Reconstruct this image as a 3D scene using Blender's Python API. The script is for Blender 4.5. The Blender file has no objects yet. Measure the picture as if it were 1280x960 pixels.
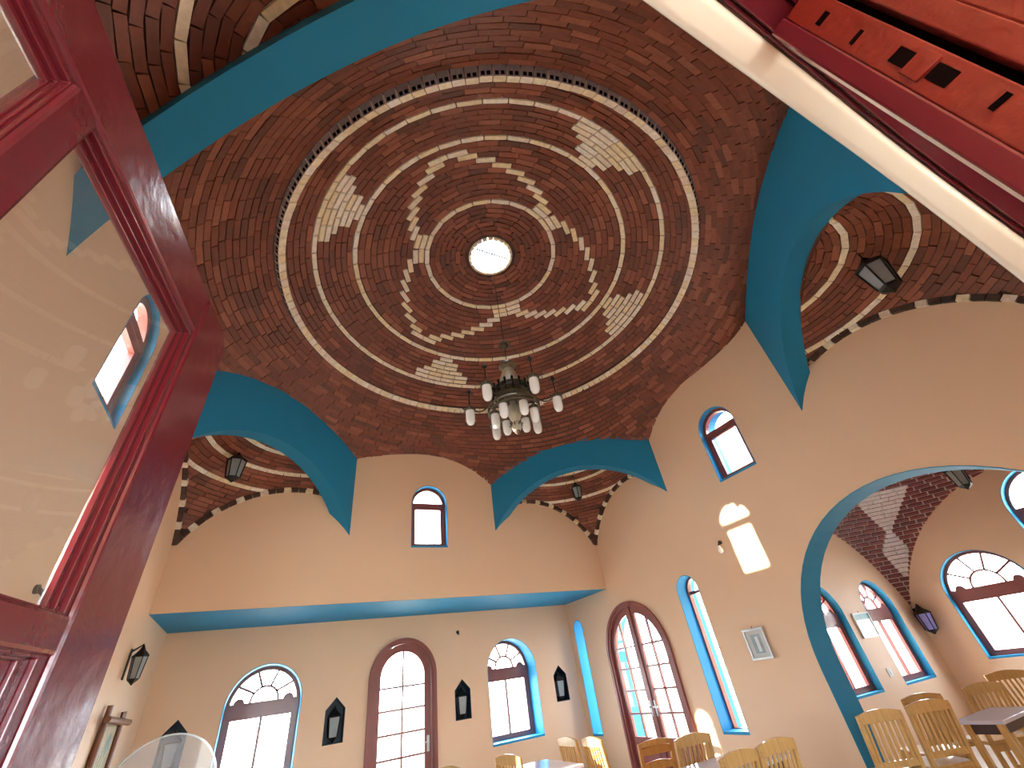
import bpy, bmesh, math, random
from mathutils import Vector, Matrix
random.seed(7)
D = bpy.data
SC = bpy.context.scene
COL = SC.collection
W = 3.5                      # half width of the hall in metres
EYE = 1.6

# ------------------------------------------------------------------ camera
CR = Vector((0.8932895, -0.431355, -0.1263596))
CU = Vector((-0.1626145, -0.5722234, 0.8038139))
CF = Vector((0.4190351, 0.6974906, 0.5813058))
CAM = Vector((-2.11569, -3.56645, EYE))
FPX = 518.18
cd = D.cameras.new('camera')
cd.sensor_width = 36.0
cd.lens = FPX * 36.0 / 1280.0
cd.clip_start = 0.02
cam = D.objects.new('camera', cd)
COL.objects.link(cam)
m = Matrix((CR, CU, -CF)).transposed().to_4x4()
m.translation = CAM
cam.matrix_world = m
SC.camera = cam

# ------------------------------------------------------------------ world, sun, exposure
wd = D.worlds.new('sky')
SC.world = wd
wd.use_nodes = True
bg = wd.node_tree.nodes['Background']
bg.inputs['Color'].default_value = (0.80, 0.91, 1.0, 1)
bg.inputs['Strength'].default_value = 9.0
sl = D.lights.new('sun', 'SUN')
sl.energy = 16.0
sl.angle = math.radians(0.6)
sl.color = (1.0, 0.86, 0.66)
so = D.objects.new('sun', sl)
COL.objects.link(so)
so.rotation_euler = Vector((2.03, 0.085, -0.385)).to_track_quat('-Z', 'Y').to_euler()
SC.view_settings.view_transform = 'Standard'
SC.view_settings.look = 'None'
SC.view_settings.exposure = 1.55
SC.view_settings.gamma = 1.0
SC.view_settings.use_curve_mapping = False
SC.cycles.max_bounces = 12
SC.cycles.diffuse_bounces = 8
SC.cycles.glossy_bounces = 4
SC.cycles.transparent_max_bounces = 24
SC.cycles.sample_clamp_indirect = 8.0
SC.cycles.caustics_reflective = False
SC.cycles.caustics_refractive = False


# ------------------------------------------------------------------ materials
def nmat(name):
    mt = D.materials.new(name)
    mt.use_nodes = True
    return mt, mt.node_tree, mt.node_tree.nodes['Principled BSDF']


def rgb(h):
    def f(c):
        c /= 255.0
        return c / 12.92 if c <= 0.04045 else ((c + 0.055) / 1.055) ** 2.4
    return (f(h[0]), f(h[1]), f(h[2]), 1)


def paint(name, col, rough=0.6, var=0.06, scale=2.5, bump=0.0, bscale=60, coat=0.0, metal=0.0, spec=0.5):
    mt, nt, b = nmat(name)
    N, L = nt.nodes, nt.links
    tc = N.new('ShaderNodeTexCoord')
    nz = N.new('ShaderNodeTexNoise')
    nz.inputs['Scale'].default_value = scale
    nz.inputs['Detail'].default_value = 5
    L.new(tc.outputs['Object'], nz.inputs['Vector'])
    mx = N.new('ShaderNodeMix')
    mx.data_type = 'RGBA'
    c = Vector(col[:3])
    mx.inputs['A'].default_value = (*(c * (1 - var)), 1)
    mx.inputs['B'].default_value = (*(c * (1 + var)), 1)
    L.new(nz.outputs['Fac'], mx.inputs['Factor'])
    L.new(mx.outputs['Result'], b.inputs['Base Color'])
    b.inputs['Roughness'].default_value = rough
    b.inputs['Metallic'].default_value = metal
    b.inputs['Specular IOR Level'].default_value = spec
    b.inputs['Coat Weight'].default_value = coat
    b.inputs['Coat Roughness'].default_value = 0.12
    if bump:
        n2 = N.new('ShaderNodeTexNoise')
        n2.inputs['Scale'].default_value = bscale
        n2.inputs['Detail'].default_value = 4
        L.new(tc.outputs['Object'], n2.inputs['Vector'])
        bp = N.new('ShaderNodeBump')
        bp.inputs['Strength'].default_value = bump
        bp.inputs['Distance'].default_value = 0.02
        L.new(n2.outputs['Fac'], bp.inputs['Height'])
        L.new(bp.outputs['Normal'], b.inputs['Normal'])
    return mt


def brickmat(name, cols, rough=0.6, bump=0.5, spec=0.5):
    mt, nt, b = nmat(name)
    N, L = nt.nodes, nt.links
    oi = N.new('ShaderNodeObjectInfo')
    ge = N.new('ShaderNodeNewGeometry')
    ad = N.new('ShaderNodeMath'); ad.operation = 'ADD'
    L.new(oi.outputs['Random'], ad.inputs[0]); L.new(ge.outputs['Random Per Island'], ad.inputs[1])
    fr = N.new('ShaderNodeMath'); fr.operation = 'FRACT'
    L.new(ad.outputs[0], fr.inputs[0])
    cr = N.new('ShaderNodeValToRGB')
    e = cr.color_ramp.elements
    while len(e) < len(cols):
        e.new(0.5)
    for i, c in enumerate(cols):
        e[i].position = i / max(1, len(cols) - 1)
        e[i].color = c
    L.new(fr.outputs[0], cr.inputs['Fac'])
    nz = N.new('ShaderNodeTexNoise')
    nz.inputs['Scale'].default_value = 22
    nz.inputs['Detail'].default_value = 6
    L.new(ge.outputs['Position'], nz.inputs['Vector'])
    mp = N.new('ShaderNodeMapRange')
    mp.inputs['To Min'].default_value = 0.65
    mp.inputs['To Max'].default_value = 1.3
    L.new(nz.outputs['Fac'], mp.inputs['Value'])
    mx = N.new('ShaderNodeMix'); mx.data_type = 'RGBA'; mx.blend_type = 'MULTIPLY'
    mx.inputs['Factor'].default_value = 1.0
    L.new(cr.outputs['Color'], mx.inputs['A'])
    L.new(mp.outputs['Result'], mx.inputs['B'])
    L.new(mx.outputs['Result'], b.inputs['Base Color'])
    b.inputs['Roughness'].default_value = rough
    b.inputs['Specular IOR Level'].default_value = spec
    bp = N.new('ShaderNodeBump')
    bp.inputs['Strength'].default_value = bump
    bp.inputs['Distance'].default_value = 0.01
    L.new(nz.outputs['Fac'], bp.inputs['Height'])
    L.new(bp.outputs['Normal'], b.inputs['Normal'])
    return mt


def woodmat(name, c1, c2, rough=0.4, coat=0.3):
    mt, nt, b = nmat(name)
    N, L = nt.nodes, nt.links
    tc = N.new('ShaderNodeTexCoord')
    mpn = N.new('ShaderNodeMapping')
    mpn.inputs['Scale'].default_value = (14, 14, 1.2)
    L.new(tc.outputs['Object'], mpn.inputs['Vector'])
    nz = N.new('ShaderNodeTexNoise')
    nz.inputs['Scale'].default_value = 3
    nz.inputs['Detail'].default_value = 7
    nz.inputs['Distortion'].default_value = 1.2
    L.new(mpn.outputs['Vector'], nz.inputs['Vector'])
    cr = N.new('ShaderNodeValToRGB')
    cr.color_ramp.elements[0].position = 0.3
    cr.color_ramp.elements[1].position = 0.7
    cr.color_ramp.elements[0].color = c1
    cr.color_ramp.elements[1].color = c2
    L.new(nz.outputs['Fac'], cr.inputs['Fac'])
    L.new(cr.outputs['Color'], b.inputs['Base Color'])
    b.inputs['Roughness'].default_value = rough
    b.inputs['Coat Weight'].default_value = coat
    return mt


def glassmat(name, tint=(1, 1, 1, 1), refl=0.06, rough=0.02, haze=0.0):
    mt = D.materials.new(name)
    mt.use_nodes = True
    nt = mt.node_tree
    N, L = nt.nodes, nt.links
    N.remove(N['Principled BSDF'])
    out = N['Material Output']
    tr = N.new('ShaderNodeBsdfTransparent')
    tr.inputs['Color'].default_value = tint
    gl = N.new('ShaderNodeBsdfGlossy')
    gl.inputs['Roughness'].default_value = rough
    lw = N.new('ShaderNodeLayerWeight')
    lw.inputs['Blend'].default_value = 0.5
    pw = N.new('ShaderNodeMath'); pw.operation = 'POWER'
    pw.inputs[1].default_value = 4.0
    L.new(lw.outputs['Facing'], pw.inputs[0])
    fz = N.new('ShaderNodeMath'); fz.operation = 'MULTIPLY_ADD'
    fz.inputs[1].default_value = 0.5
    fz.inputs[2].default_value = refl * 0.4
    L.new(pw.outputs[0], fz.inputs[0])
    mx = N.new('ShaderNodeMixShader')
    L.new(fz.outputs[0], mx.inputs[0])
    L.new(tr.outputs[0], mx.inputs[1])
    L.new(gl.outputs[0], mx.inputs[2])
    last = mx
    if haze:
        df = N.new('ShaderNodeBsdfDiffuse')
        df.inputs['Color'].default_value = (0.8, 0.85, 0.9, 1)
        m2 = N.new('ShaderNodeMixShader')
        m2.inputs[0].default_value = haze
        L.new(mx.outputs[0], m2.inputs[1])
        L.new(df.outputs[0], m2.inputs[2])
        last = m2
    L.new(last.outputs[0], out.inputs['Surface'])
    return mt


MT = {}
MT['plaster'] = paint('peach_plaster', (0.81, 0.585, 0.405, 1), 0.55, 0.05, 1.1, 0.12, 14)
MT['cream'] = paint('cream_gloss_plaster', (0.94, 0.90, 0.80, 1), 0.13, 0.04, 2.0, 0.05, 20)
MT['blue'] = paint('blue_paint', (0.016, 0.235, 0.45, 1), 0.6, 0.05, 1.5, spec=0.25)
MT['reveal'] = paint('lit_blue_paint', (0.03, 0.32, 0.60, 1), 0.55, 0.05, 1.5, spec=0.25)  # the same blue paint, brightened as if lit by the windows
MT['maroon'] = paint('maroon_gloss_paint', (0.135, 0.012, 0.022, 1), 0.2, 0.12, 5, 0.08, 24, coat=0.5)
MT['redoxide'] = paint('red_oxide_steel', (0.20, 0.018, 0.012, 1), 0.4, 0.3, 9, 0.25, 40, coat=0.1)
MT['framewood'] = paint('maroon_wood_paint', (0.26, 0.075, 0.068, 1), 0.35, 0.15, 6, coat=0.2)
MT['brick'] = brickmat('red_brick', [(0.145, 0.036, 0.018, 1), (0.22, 0.058, 0.028, 1), (0.18, 0.045, 0.022, 1), (0.33, 0.105, 0.055, 1), (0.115, 0.030, 0.016, 1), (0.24, 0.062, 0.03, 1)], 0.5)
MT['darkbrick'] = brickmat('dark_brick', [(0.05, 0.03, 0.022, 1), (0.10, 0.05, 0.035, 1)], 0.7)
MT['whitebrick'] = brickmat('white_brick', [(0.90, 0.84, 0.64, 1), (0.86, 0.72, 0.46, 1), (0.92, 0.87, 0.76, 1), (0.84, 0.72, 0.60, 1)], 0.55, 0.25)
MT['perf'] = brickmat('grey_brick', [(0.34, 0.27, 0.28, 1), (0.46, 0.38, 0.38, 1)], 0.8)
MT['hole_shade'] = paint('painted_hole_shade', (0.006, 0.004, 0.004, 1), 0.9, spec=0.0)  # near-black put in for the shade inside holes and a groove
MT['mortar'] = paint('dark_mortar', (0.075, 0.034, 0.024, 1), 0.8, 0.35, 6, 0.4, 40)
MT['abrick'] = brickmat('painted_brick', [(0.17, 0.028, 0.026, 1), (0.22, 0.04, 0.034, 1), (0.14, 0.022, 0.022, 1)], 0.5)
MT['awhite'] = brickmat('whitewashed_brick', [(0.66, 0.58, 0.55, 1), (0.74, 0.68, 0.66, 1)], 0.6, 0.3)
MT['amortar'] = paint('pale_mortar', (0.62, 0.54, 0.50, 1), 0.8, 0.1, 5)
MT['navy'] = paint('navy_niche_paint', (0.012, 0.035, 0.065, 1), 0.5, 0.1)
MT['iron'] = paint('dark_iron', (0.02, 0.018, 0.017, 1), 0.4, 0.3, 20, metal=0.6)
MT['brass'] = paint('aged_brass', (0.12, 0.10, 0.065, 1), 0.4, 0.4, 18, metal=0.6)
MT['antique'] = paint('antique_ivory_metal', (0.50, 0.48, 0.38, 1), 0.45, 0.3, 14, metal=0.0)
MT['frost'] = paint('frosted_glass', (0.90, 0.95, 0.97, 1), 0.2, 0.03, 5)
MT['lampglass'] = paint('grey_lantern_glass', (0.33, 0.38, 0.40, 1), 0.12, 0.15, 12)
MT['reflglass'] = paint('lantern_glass_painted_reflection', (0.30, 0.32, 0.75, 1), 0.1, 0.2, 12)  # violet stands for a window reflection painted into the glass
MT['glass'] = glassmat('window_glass')
MT['doorglass'] = glassmat('door_glass', (0.93, 0.93, 0.92, 1), 0.065, 0.01, 0.03)
MT['acrylic'] = glassmat('clear_acrylic', (0.80, 0.82, 0.84, 1), 0.06, 0.03, 0.12)
MT['wood'] = woodmat('pale_varnished_wood', (0.50, 0.27, 0.075, 1), (0.66, 0.42, 0.15, 1))
MT['orangewood'] = woodmat('orange_varnished_wood', (0.50, 0.21, 0.05, 1), (0.62, 0.32, 0.09, 1))
MT['darkwood'] = woodmat('brown_stick_wood', (0.14, 0.04, 0.018, 1), (0.24, 0.075, 0.03, 1))
MT['tabletop'] = paint('laminate_painted_reflection', (0.62, 0.62, 0.74, 1), 0.15, 0.03, 3)  # white top with a bluish reflection painted in as lilac
MT['tablebase'] = paint('dark_table_apron', (0.07, 0.035, 0.03, 1), 0.4)
MT['floor'] = paint('stone_floor', (0.55, 0.50, 0.44, 1), 0.35, 0.15, 3)
MT['ground'] = paint('pale_desert_ground', (0.55, 0.48, 0.38, 1), 0.9, 0.1, 0.2)
MT['steel'] = paint('grey_metal', (0.5, 0.52, 0.52, 1), 0.3, 0.1, 20, metal=0.8)
MT['mat'] = paint('pale_mount_board', (0.62, 0.68, 0.68, 1), 0.5)
MT['print'] = paint('blue_print', (0.30, 0.42, 0.50, 1), 0.3, 0.5, 9)
MT['printw'] = paint('white_print', (0.82, 0.86, 0.86, 1), 0.3, 0.1, 9)
MT['teal'] = paint('teal_print', (0.06, 0.28, 0.36, 1), 0.3, 0.2, 9)
MT['papyrus'] = paint('papyrus', (0.46, 0.40, 0.25, 1), 0.6, 0.45, 16)
MT['ink'] = paint('papyrus_ink', (0.20, 0.27, 0.27, 1), 0.6, 0.4, 24)
MT['plastic'] = paint('white_plastic', (0.75, 0.77, 0.78, 1), 0.3, 0.03)
MT['black'] = paint('black_bakelite', (0.015, 0.014, 0.013, 1), 0.35)

# ------------------------------------------------------------------ helpers


def setp(o, label=None, cat=None, group=None, kind=None):
    for k, v in (('label', label), ('category', cat), ('group', group), ('kind', kind)):
        if v:
            o[k] = v
    return o


def empty(name, loc=(0, 0, 0), rz=0.0, parent=None):
    o = D.objects.new(name, None)
    o.empty_display_size = 0.1
    COL.objects.link(o)
    o.location = loc
    o.rotation_euler = (0, 0, rz)
    if parent:
        o.parent = parent
    return o


class MB:
    def __init__(s):
        s.v, s.f, s.mi = [], [], []

    def face(s, pts, mi=0):
        n = len(s.v)
        s.v += [tuple(p) for p in pts]
        s.f.append(tuple(range(n, n + len(pts))))
        s.mi.append(mi)

    def hexa(s, p, mi=0):          # 8 points: bottom loop then top loop
        n = len(s.v)
        s.v += [tuple(q) for q in p]
        for q in ((3, 2, 1, 0), (4, 5, 6, 7), (0, 1, 5, 4), (1, 2, 6, 5), (2, 3, 7, 6), (3, 0, 4, 7)):
            s.f.append(tuple(n + i for i in q))
            s.mi.append(mi)
        return s

    def box(s, a, b, mi=0):
        x0, y0, z0 = a
        x1, y1, z1 = b
        return s.hexa([(x0, y0, z0), (x1, y0, z0), (x1, y1, z0), (x0, y1, z0), (x0, y0, z1), (x1, y0, z1), (x1, y1, z1), (x0, y1, z1)], mi)

    def bar(s, a, b, r, n=6, r2=None, mi=0):
        a, b = Vector(a), Vector(b)
        d = (b - a).normalized()
        x = d.orthogonal().normalized()
        y = d.cross(x)
        r2 = r if r2 is None else r2
        i0 = len(s.v)
        for p, rr in ((a, r), (b, r2)):
            for k in range(n):
                t = 2 * math.pi * k / n
                s.v.append(tuple(p + (x * math.cos(t) + y * math.sin(t)) * rr))
        for k in range(n):
            s.f.append((i0 + k, i0 + (k + 1) % n, i0 + n + (k + 1) % n, i0 + n + k)); s.mi.append(mi)
        s.f.append(tuple(i0 + n - 1 - k for k in range(n))); s.mi.append(mi)
        s.f.append(tuple(i0 + n + k for k in range(n))); s.mi.append(mi)
        return s

    def beam(s, a, b, wx, wy, up=(0, 0, 1), mi=0):       # rectangular bar
        a, b = Vector(a), Vector(b)
        d = (b - a).normalized()
        u = Vector(up)
        if abs(u.dot(d)) > 0.98:
            u = Vector((0, 1, 0))
        x = d.cross(u).normalized() * wx / 2
        y = x.cross(d).normalized() * wy / 2
        return s.hexa([a - x - y, a + x - y, a + x + y, a - x + y, b - x - y, b + x - y, b + x + y, b - x + y], mi)

    def lathe(s, prof, n=12, c=(0, 0, 0), mi=0):
        i0 = len(s.v)
        for r, z in prof:
            for k in range(n):
                t = 2 * math.pi * k / n
                s.v.append((c[0] + r * math.cos(t), c[1] + r * math.sin(t), c[2] + z))
        for j in range(len(prof) - 1):
            for k in range(n):
                a = i0 + j * n + k
                b = i0 + j * n + (k + 1) % n
                s.f.append((a, b, b + n, a + n)); s.mi.append(mi)
        s.f.append(tuple(i0 + n - 1 - k for k in range(n))); s.mi.append(mi)
        j = len(prof) - 1
        s.f.append(tuple(i0 + j * n + k for k in range(n))); s.mi.append(mi)
        return s

    def ring(s, R, r, c=(0, 0, 0), n=28, k=6, mi=0, zs=1.0):
        i0 = len(s.v)
        for i in range(n):
            t = 2 * math.pi * i / n
            for j in range(k):
                q = 2 * math.pi * j / k
                rr = R + r * math.cos(q)
                s.v.append((c[0] + rr * math.cos(t), c[1] + rr * math.sin(t), c[2] + zs * r * math.sin(q)))
        for i in range(n):
            for j in range(k):
                a = i0 + i * k + j
                b = i0 + i * k + (j + 1) % k
                c2 = i0 + ((i + 1) % n) * k + (j + 1) % k
                d = i0 + ((i + 1) % n) * k + j
                s.f.append((a, d, c2, b)); s.mi.append(mi)
        return s

    def build(s, name, mats, parent=None, smooth=False, bevel=0.0, segs=2):
        me = D.meshes.new(name)
        me.from_pydata(s.v, [], s.f)
        if not isinstance(mats, (list, tuple)):
            mats = [mats]
        for q in mats:
            me.materials.append(MT[q])
        me.polygons.foreach_set('material_index', s.mi)
        bm = bmesh.new(); bm.from_mesh(me)
        bmesh.ops.recalc_face_normals(bm, faces=bm.faces)
        bm.to_mesh(me); bm.free()
        if smooth:
            me.polygons.foreach_set('use_smooth', [True] * len(me.polygons))
        o = D.objects.new(name, me)
        COL.objects.link(o)
        if parent:
            o.parent = parent
        if smooth:
            md = o.modifiers.new('e', 'EDGE_SPLIT'); md.split_angle = math.radians(40)
        if bevel:
            md = o.modifiers.new('b', 'BEVEL'); md.width = bevel; md.segments = segs; md.limit_method = 'ANGLE'
        return o


class Fr:
    """A wall plane: u along, z up, w outward (away from the hall)."""
    def __init__(s, O, U, N):
        s.O, s.U, s.N = Vector(O), Vector(U), Vector(N)

    def p(s, u, z, w=0.0):
        return s.O + s.U * u + Vector((0, 0, z)) + s.N * w


def arch(uc, hw, z0, zs, n=18, rise=None):
    r = hw if rise is None else rise
    pts = [(uc - hw, z0), (uc + hw, z0)]
    for i in range(n + 1):
        t = math.pi * i / n
        pts.append((uc + hw * math.cos(t), zs + r * math.sin(t)))
    return pts


def rect(u0, u1, z0, z1):
    return [(u0, z0), (u1, z0), (u1, z1), (u0, z1)]


def clip(poly, u0, u1, z0, z1):
    for ax, val, sgn in ((0, u0, 1), (0, u1, -1), (1, z0, 1), (1, z1, -1)):
        out = []
        for i in range(len(poly)):
            a, b = poly[i - 1], poly[i]
            da, db = (a[ax] - val) * sgn, (b[ax] - val) * sgn
            if (da >= 0) != (db >= 0):
                t = da / (da - db)
                out.append((a[0] + (b[0] - a[0]) * t, a[1] + (b[1] - a[1]) * t))
            if db >= 0:
                out.append(b)
        poly = out
        if not poly:
            break
    q = []
    for a in poly:
        if not q or abs(a[0] - q[-1][0]) + abs(a[1] - q[-1][1]) > 1e-5:
            q.append(a)
    if len(q) > 1 and abs(q[0][0] - q[-1][0]) + abs(q[0][1] - q[-1][1]) < 1e-5:
        q.pop()
    return q


def prism(mb, fr, poly, w0, w1, mi=0):
    n = len(mb.v)
    k = len(poly)
    if k < 3:
        return mb
    mb.v += [tuple(fr.p(u, z, w0)) for u, z in poly] + [tuple(fr.p(u, z, w1)) for u, z in poly]
    mb.f.append(tuple(n + i for i in range(k))); mb.mi.append(mi)
    mb.f.append(tuple(n + k + k - 1 - i for i in range(k))); mb.mi.append(mi)
    for i in range(k):
        j = (i + 1) % k
        mb.f.append((n + i, n + j, n + k + j, n + k + i)); mb.mi.append(mi)
    return mb


def ringp(mb, fr, A, B, w0, w1, mi=0):
    n = len(mb.v)
    k = len(A)
    for P, w in ((A, w0), (B, w0), (B, w1), (A, w1)):
        mb.v += [tuple(fr.p(u, z, w)) for u, z in P]
    for i in range(k):
        j = (i + 1) % k
        for q in range(4):
            r = (q + 1) % 4
            mb.f.append((n + q * k + i, n + q * k + j, n + r * k + j, n + r * k + i)); mb.mi.append(mi)
    return mb


def slab(name, fr, outer, holes, T, mat, kind='structure'):
    bm = bmesh.new()
    edges = []
    loops = []
    for lp in [outer] + holes:
        vs = [bm.verts.new(fr.p(u, z, 0)) for u, z in lp]
        loops.append(vs)
        for i in range(len(vs)):
            edges.append(bm.edges.new((vs[i - 1], vs[i])))
    bmesh.ops.triangle_fill(bm, use_beauty=True, use_dissolve=False, edges=edges)
    ff = list(bm.faces)
    mp = {v: bm.verts.new(v.co + fr.N * T) for v in list(bm.verts)}
    for f in ff:
        bm.faces.new([mp[v] for v in reversed(f.verts)])
    for vs in loops:
        for i in range(len(vs)):
            a, b = vs[i - 1], vs[i]
            bm.faces.new((a, b, mp[b], mp[a]))
    bmesh.ops.recalc_face_normals(bm, faces=bm.faces)
    me = D.meshes.new(name)
    bm.to_mesh(me); bm.free()
    me.materials.append(MT[mat])
    o = D.objects.new(name, me)
    COL.objects.link(o)
    if kind:
        o['kind'] = kind
    return o


def Z(z):                       # height given in hall half-widths above the eye
    return EYE + z * W


# ------------------------------------------------------------------ the hall shell
YB = 3.488
YR = 4.998
YN = -3.548
ZS = Z(0.354)
ZT = Z(1.40)
F_BACK = Fr((0, YB, 0), (1, 0, 0), (0, 1, 0))
F_REC = Fr((0, YR, 0), (1, 0, 0), (0, 1, 0))
F_RIGHT = Fr((W, 0, 0), (0, 1, 0), (1, 0, 0))
F_LEFT = Fr((-W, 0, 0), (0, 1, 0), (-1, 0, 0))
F_NEAR = Fr((0, YN, 0), (1, 0, 0), (0, -1, 0))
AX1, AY0, AY1 = 8.75, -4.27, 1.12
F_AN = Fr((0, AY1, 0), (1, 0, 0), (0, 1, 0))
F_AF = Fr((AX1, 0, 0), (0, 1, 0), (1, 0, 0))
F_AS = Fr((0, AY0, 0), (1, 0, 0), (0, -1, 0))
TR = 0.385

# openings: (frame, centre u, half width, bottom z, spring z)
UPW = dict(hw=0.092 * W, z0=Z(0.578), zs=Z(0.80))
WINZ = dict(hw=0.146 * W, z0=Z(-0.236), zs=Z(0.062))
H_UP = lambda uc: arch(uc, UPW['hw'], UPW['z0'], UPW['zs'])
H_WIN = lambda uc: arch(uc, WINZ['hw'], WINZ['z0'], WINZ['zs'])
BD = dict(uc=0.0, hw=0.163 * W, z0=0.0, zs=Z(0.093))
RD = dict(uc=0.87 * W, hw=0.232 * W, z0=0.0, zs=Z(0.035))
S1 = dict(uc=1.338 * W, hw=0.045 * W, z0=Z(-0.276), zs=Z(0.21))
S2 = dict(uc=0.442 * W, hw=0.061 * W, z0=Z(-0.258), zs=Z(0.233))
BA = dict(uc=-0.44 * W, hw=0.452 * W, z0=0.0, zs=Z(-0.085))
S3 = dict(uc=0.50 * W, hw=0.05 * W, z0=Z(-0.27), zs=Z(0.16))


def H(d):
    return arch(d['uc'], d['hw'], d['z0'] + (0.004 if d['z0'] == 0 else 0), d['zs'], 24)


NICHES = [-0.878, -0.298, 0.299, 0.878]


def nichepoly(uc, g=0.0):
    c = uc * W
    hw = 0.0415 * W - g
    return [(c - hw, Z(-0.111) + g), (c + hw, Z(-0.111) + g), (c + hw, Z(0.008)), (c, Z(0.052) - g), (c - hw, Z(0.008))]


slab('wall_back', F_REC, rect(-W - .4, W + TR, -0.1, ZS + 0.35), [H_WIN(-0.588 * W), H_WIN(0.588 * W), H(BD)] + [nichepoly(u) for u in NICHES], 0.45, 'plaster')
slab('wall_back_upper', F_BACK, rect(-W - .4, W + TR, ZS + .003, ZT), [H_UP(0.008 * W)], 0.32, 'plaster')
slab('wall_right', F_RIGHT, rect(AY0 - 0.4, YR + 0.45, -0.1, ZT), [H_UP(-0.02 * W), H(RD), H(S1), H(S2), H(BA)], TR, 'plaster')
slab('wall_left', F_LEFT, rect(YN - 0.4, YR + 0.45, -0.1, ZT), [H_UP(-0.005 * W), H(S3), H_WIN(-0.74 * W)], 0.16, 'plaster')
# entrance wall: door opening around the standpoint
EX0, EX1, EZ = CAM.x - 0.45, CAM.x + 1.30, EYE + 0.885


def entry(g, rad=.30):
    pts = [(EX0 - g, 0.004), (EX1 + g, 0.004)]
    for i in range(25):
        t = math.pi / 2 * i / 24
        pts.append((EX1 - rad + (rad + g) * math.cos(t), EZ - rad + (rad + g) * math.sin(t)))
    for i in range(25):
        t = math.pi / 2 * (1 + i / 24)
        pts.append((EX0 + rad + (rad + g) * math.cos(t), EZ - rad + (rad + g) * math.sin(t)))
    return pts


slab('wall_front', F_NEAR, rect(-W - .4, W + TR, -0.1, ZT), [entry(.03), H_UP(0.0), H_WIN(0.55 * W)], 0.36, 'plaster')
sb = MB()
sb.box((-W - .4, YB + .001, ZS), (W + TR, YR + 0.45, ZS + 0.22))
o = sb.build('ceiling_recess', 'blue'); o['kind'] = 'structure'
sb = MB()
sb.box((-W - .5, YN - 0.6, -0.12), (AX1 + .5, YR + 0.6, 0.0))
sb.box((W, AY0 - 0.6, -0.12), (AX1 + .5, YN - 0.6, 0.0))
o = sb.build('floor', 'floor'); o['kind'] = 'structure'
sb = MB()
sb.box((-300, -300, -0.6), (300, 300, -0.5))
o = sb.build('ground', 'ground'); o['kind'] = 'structure'
slab('wall_annex_back', F_AN, rect(W + TR, AX1 + 0.3, -0.1, Z(1.0)), [H_WIN(1.70 * W), H_WIN(2.19 * W)], 0.2, 'plaster')
AFW = dict(hw=0.175 * W, z0=Z(-0.195), zs=Z(0.082))
AFH = dict(hw=0.165 * W, z0=Z(0.22), zs=Z(0.37))
slab('wall_annex_right', F_AF, rect(AY0 - 0.3, AY1 + 0.3, -0.1, Z(1.0)),
     [arch(-0.035 * W, **AFW), arch(-0.465 * W, **AFH)], 0.35, 'plaster')
slab('wall_annex_front', F_AS, rect(W + TR, AX1 + 0.3, -0.1, Z(1.0)), [], 0.3, 'plaster')

# blue lining of the big arch
mb = MB()
A = arch(BA['uc'], BA['hw'], 0.004, BA['zs'], 32)[1:]
A = A + [(BA['uc'] - BA['hw'], 0.004)]
n = len(A)
for i in range(n - 1):
    a, b = A[i], A[i + 1]
    def inn(q):
        c = (BA['uc'], min(q[1], BA['zs']))
        dx, dz = q[0] - c[0], q[1] - c[1]
        l = math.hypot(dx, dz)
        return (q[0] - dx / l * 0.008, q[1] - dz / l * 0.008)
    a2, b2 = inn(a), inn(b)
    P = F_RIGHT.p
    mb.hexa([P(*a, -0.004), P(*b, -0.004), P(*b2, -0.004), P(*a2, -0.004), P(*a, TR + .004), P(*b, TR + .004), P(*b2, TR + .004), P(*a2, TR + .004)])
o = mb.build('trim_1', 'blue'); o['kind'] = 'structure'
bevel_arch = o

# ------------------------------------------------------------------ windows and doors
WN = [0]


def portal(fr, uc, zc, w, h, depth):
    li = D.lights.new('daylight_portal', 'AREA')
    li.shape = 'RECTANGLE'
    li.size, li.size_y = w, h
    li.cycles.is_portal = True
    ob = D.objects.new('daylight_portal', li)
    COL.objects.link(ob)
    p = fr.p(uc, zc, depth)
    q = fr.N.to_track_quat('Z', 'Y')      # lamp shines along -Z, into the room
    ob.matrix_world = Matrix.Translation(p) @ q.to_matrix().to_4x4()


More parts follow.
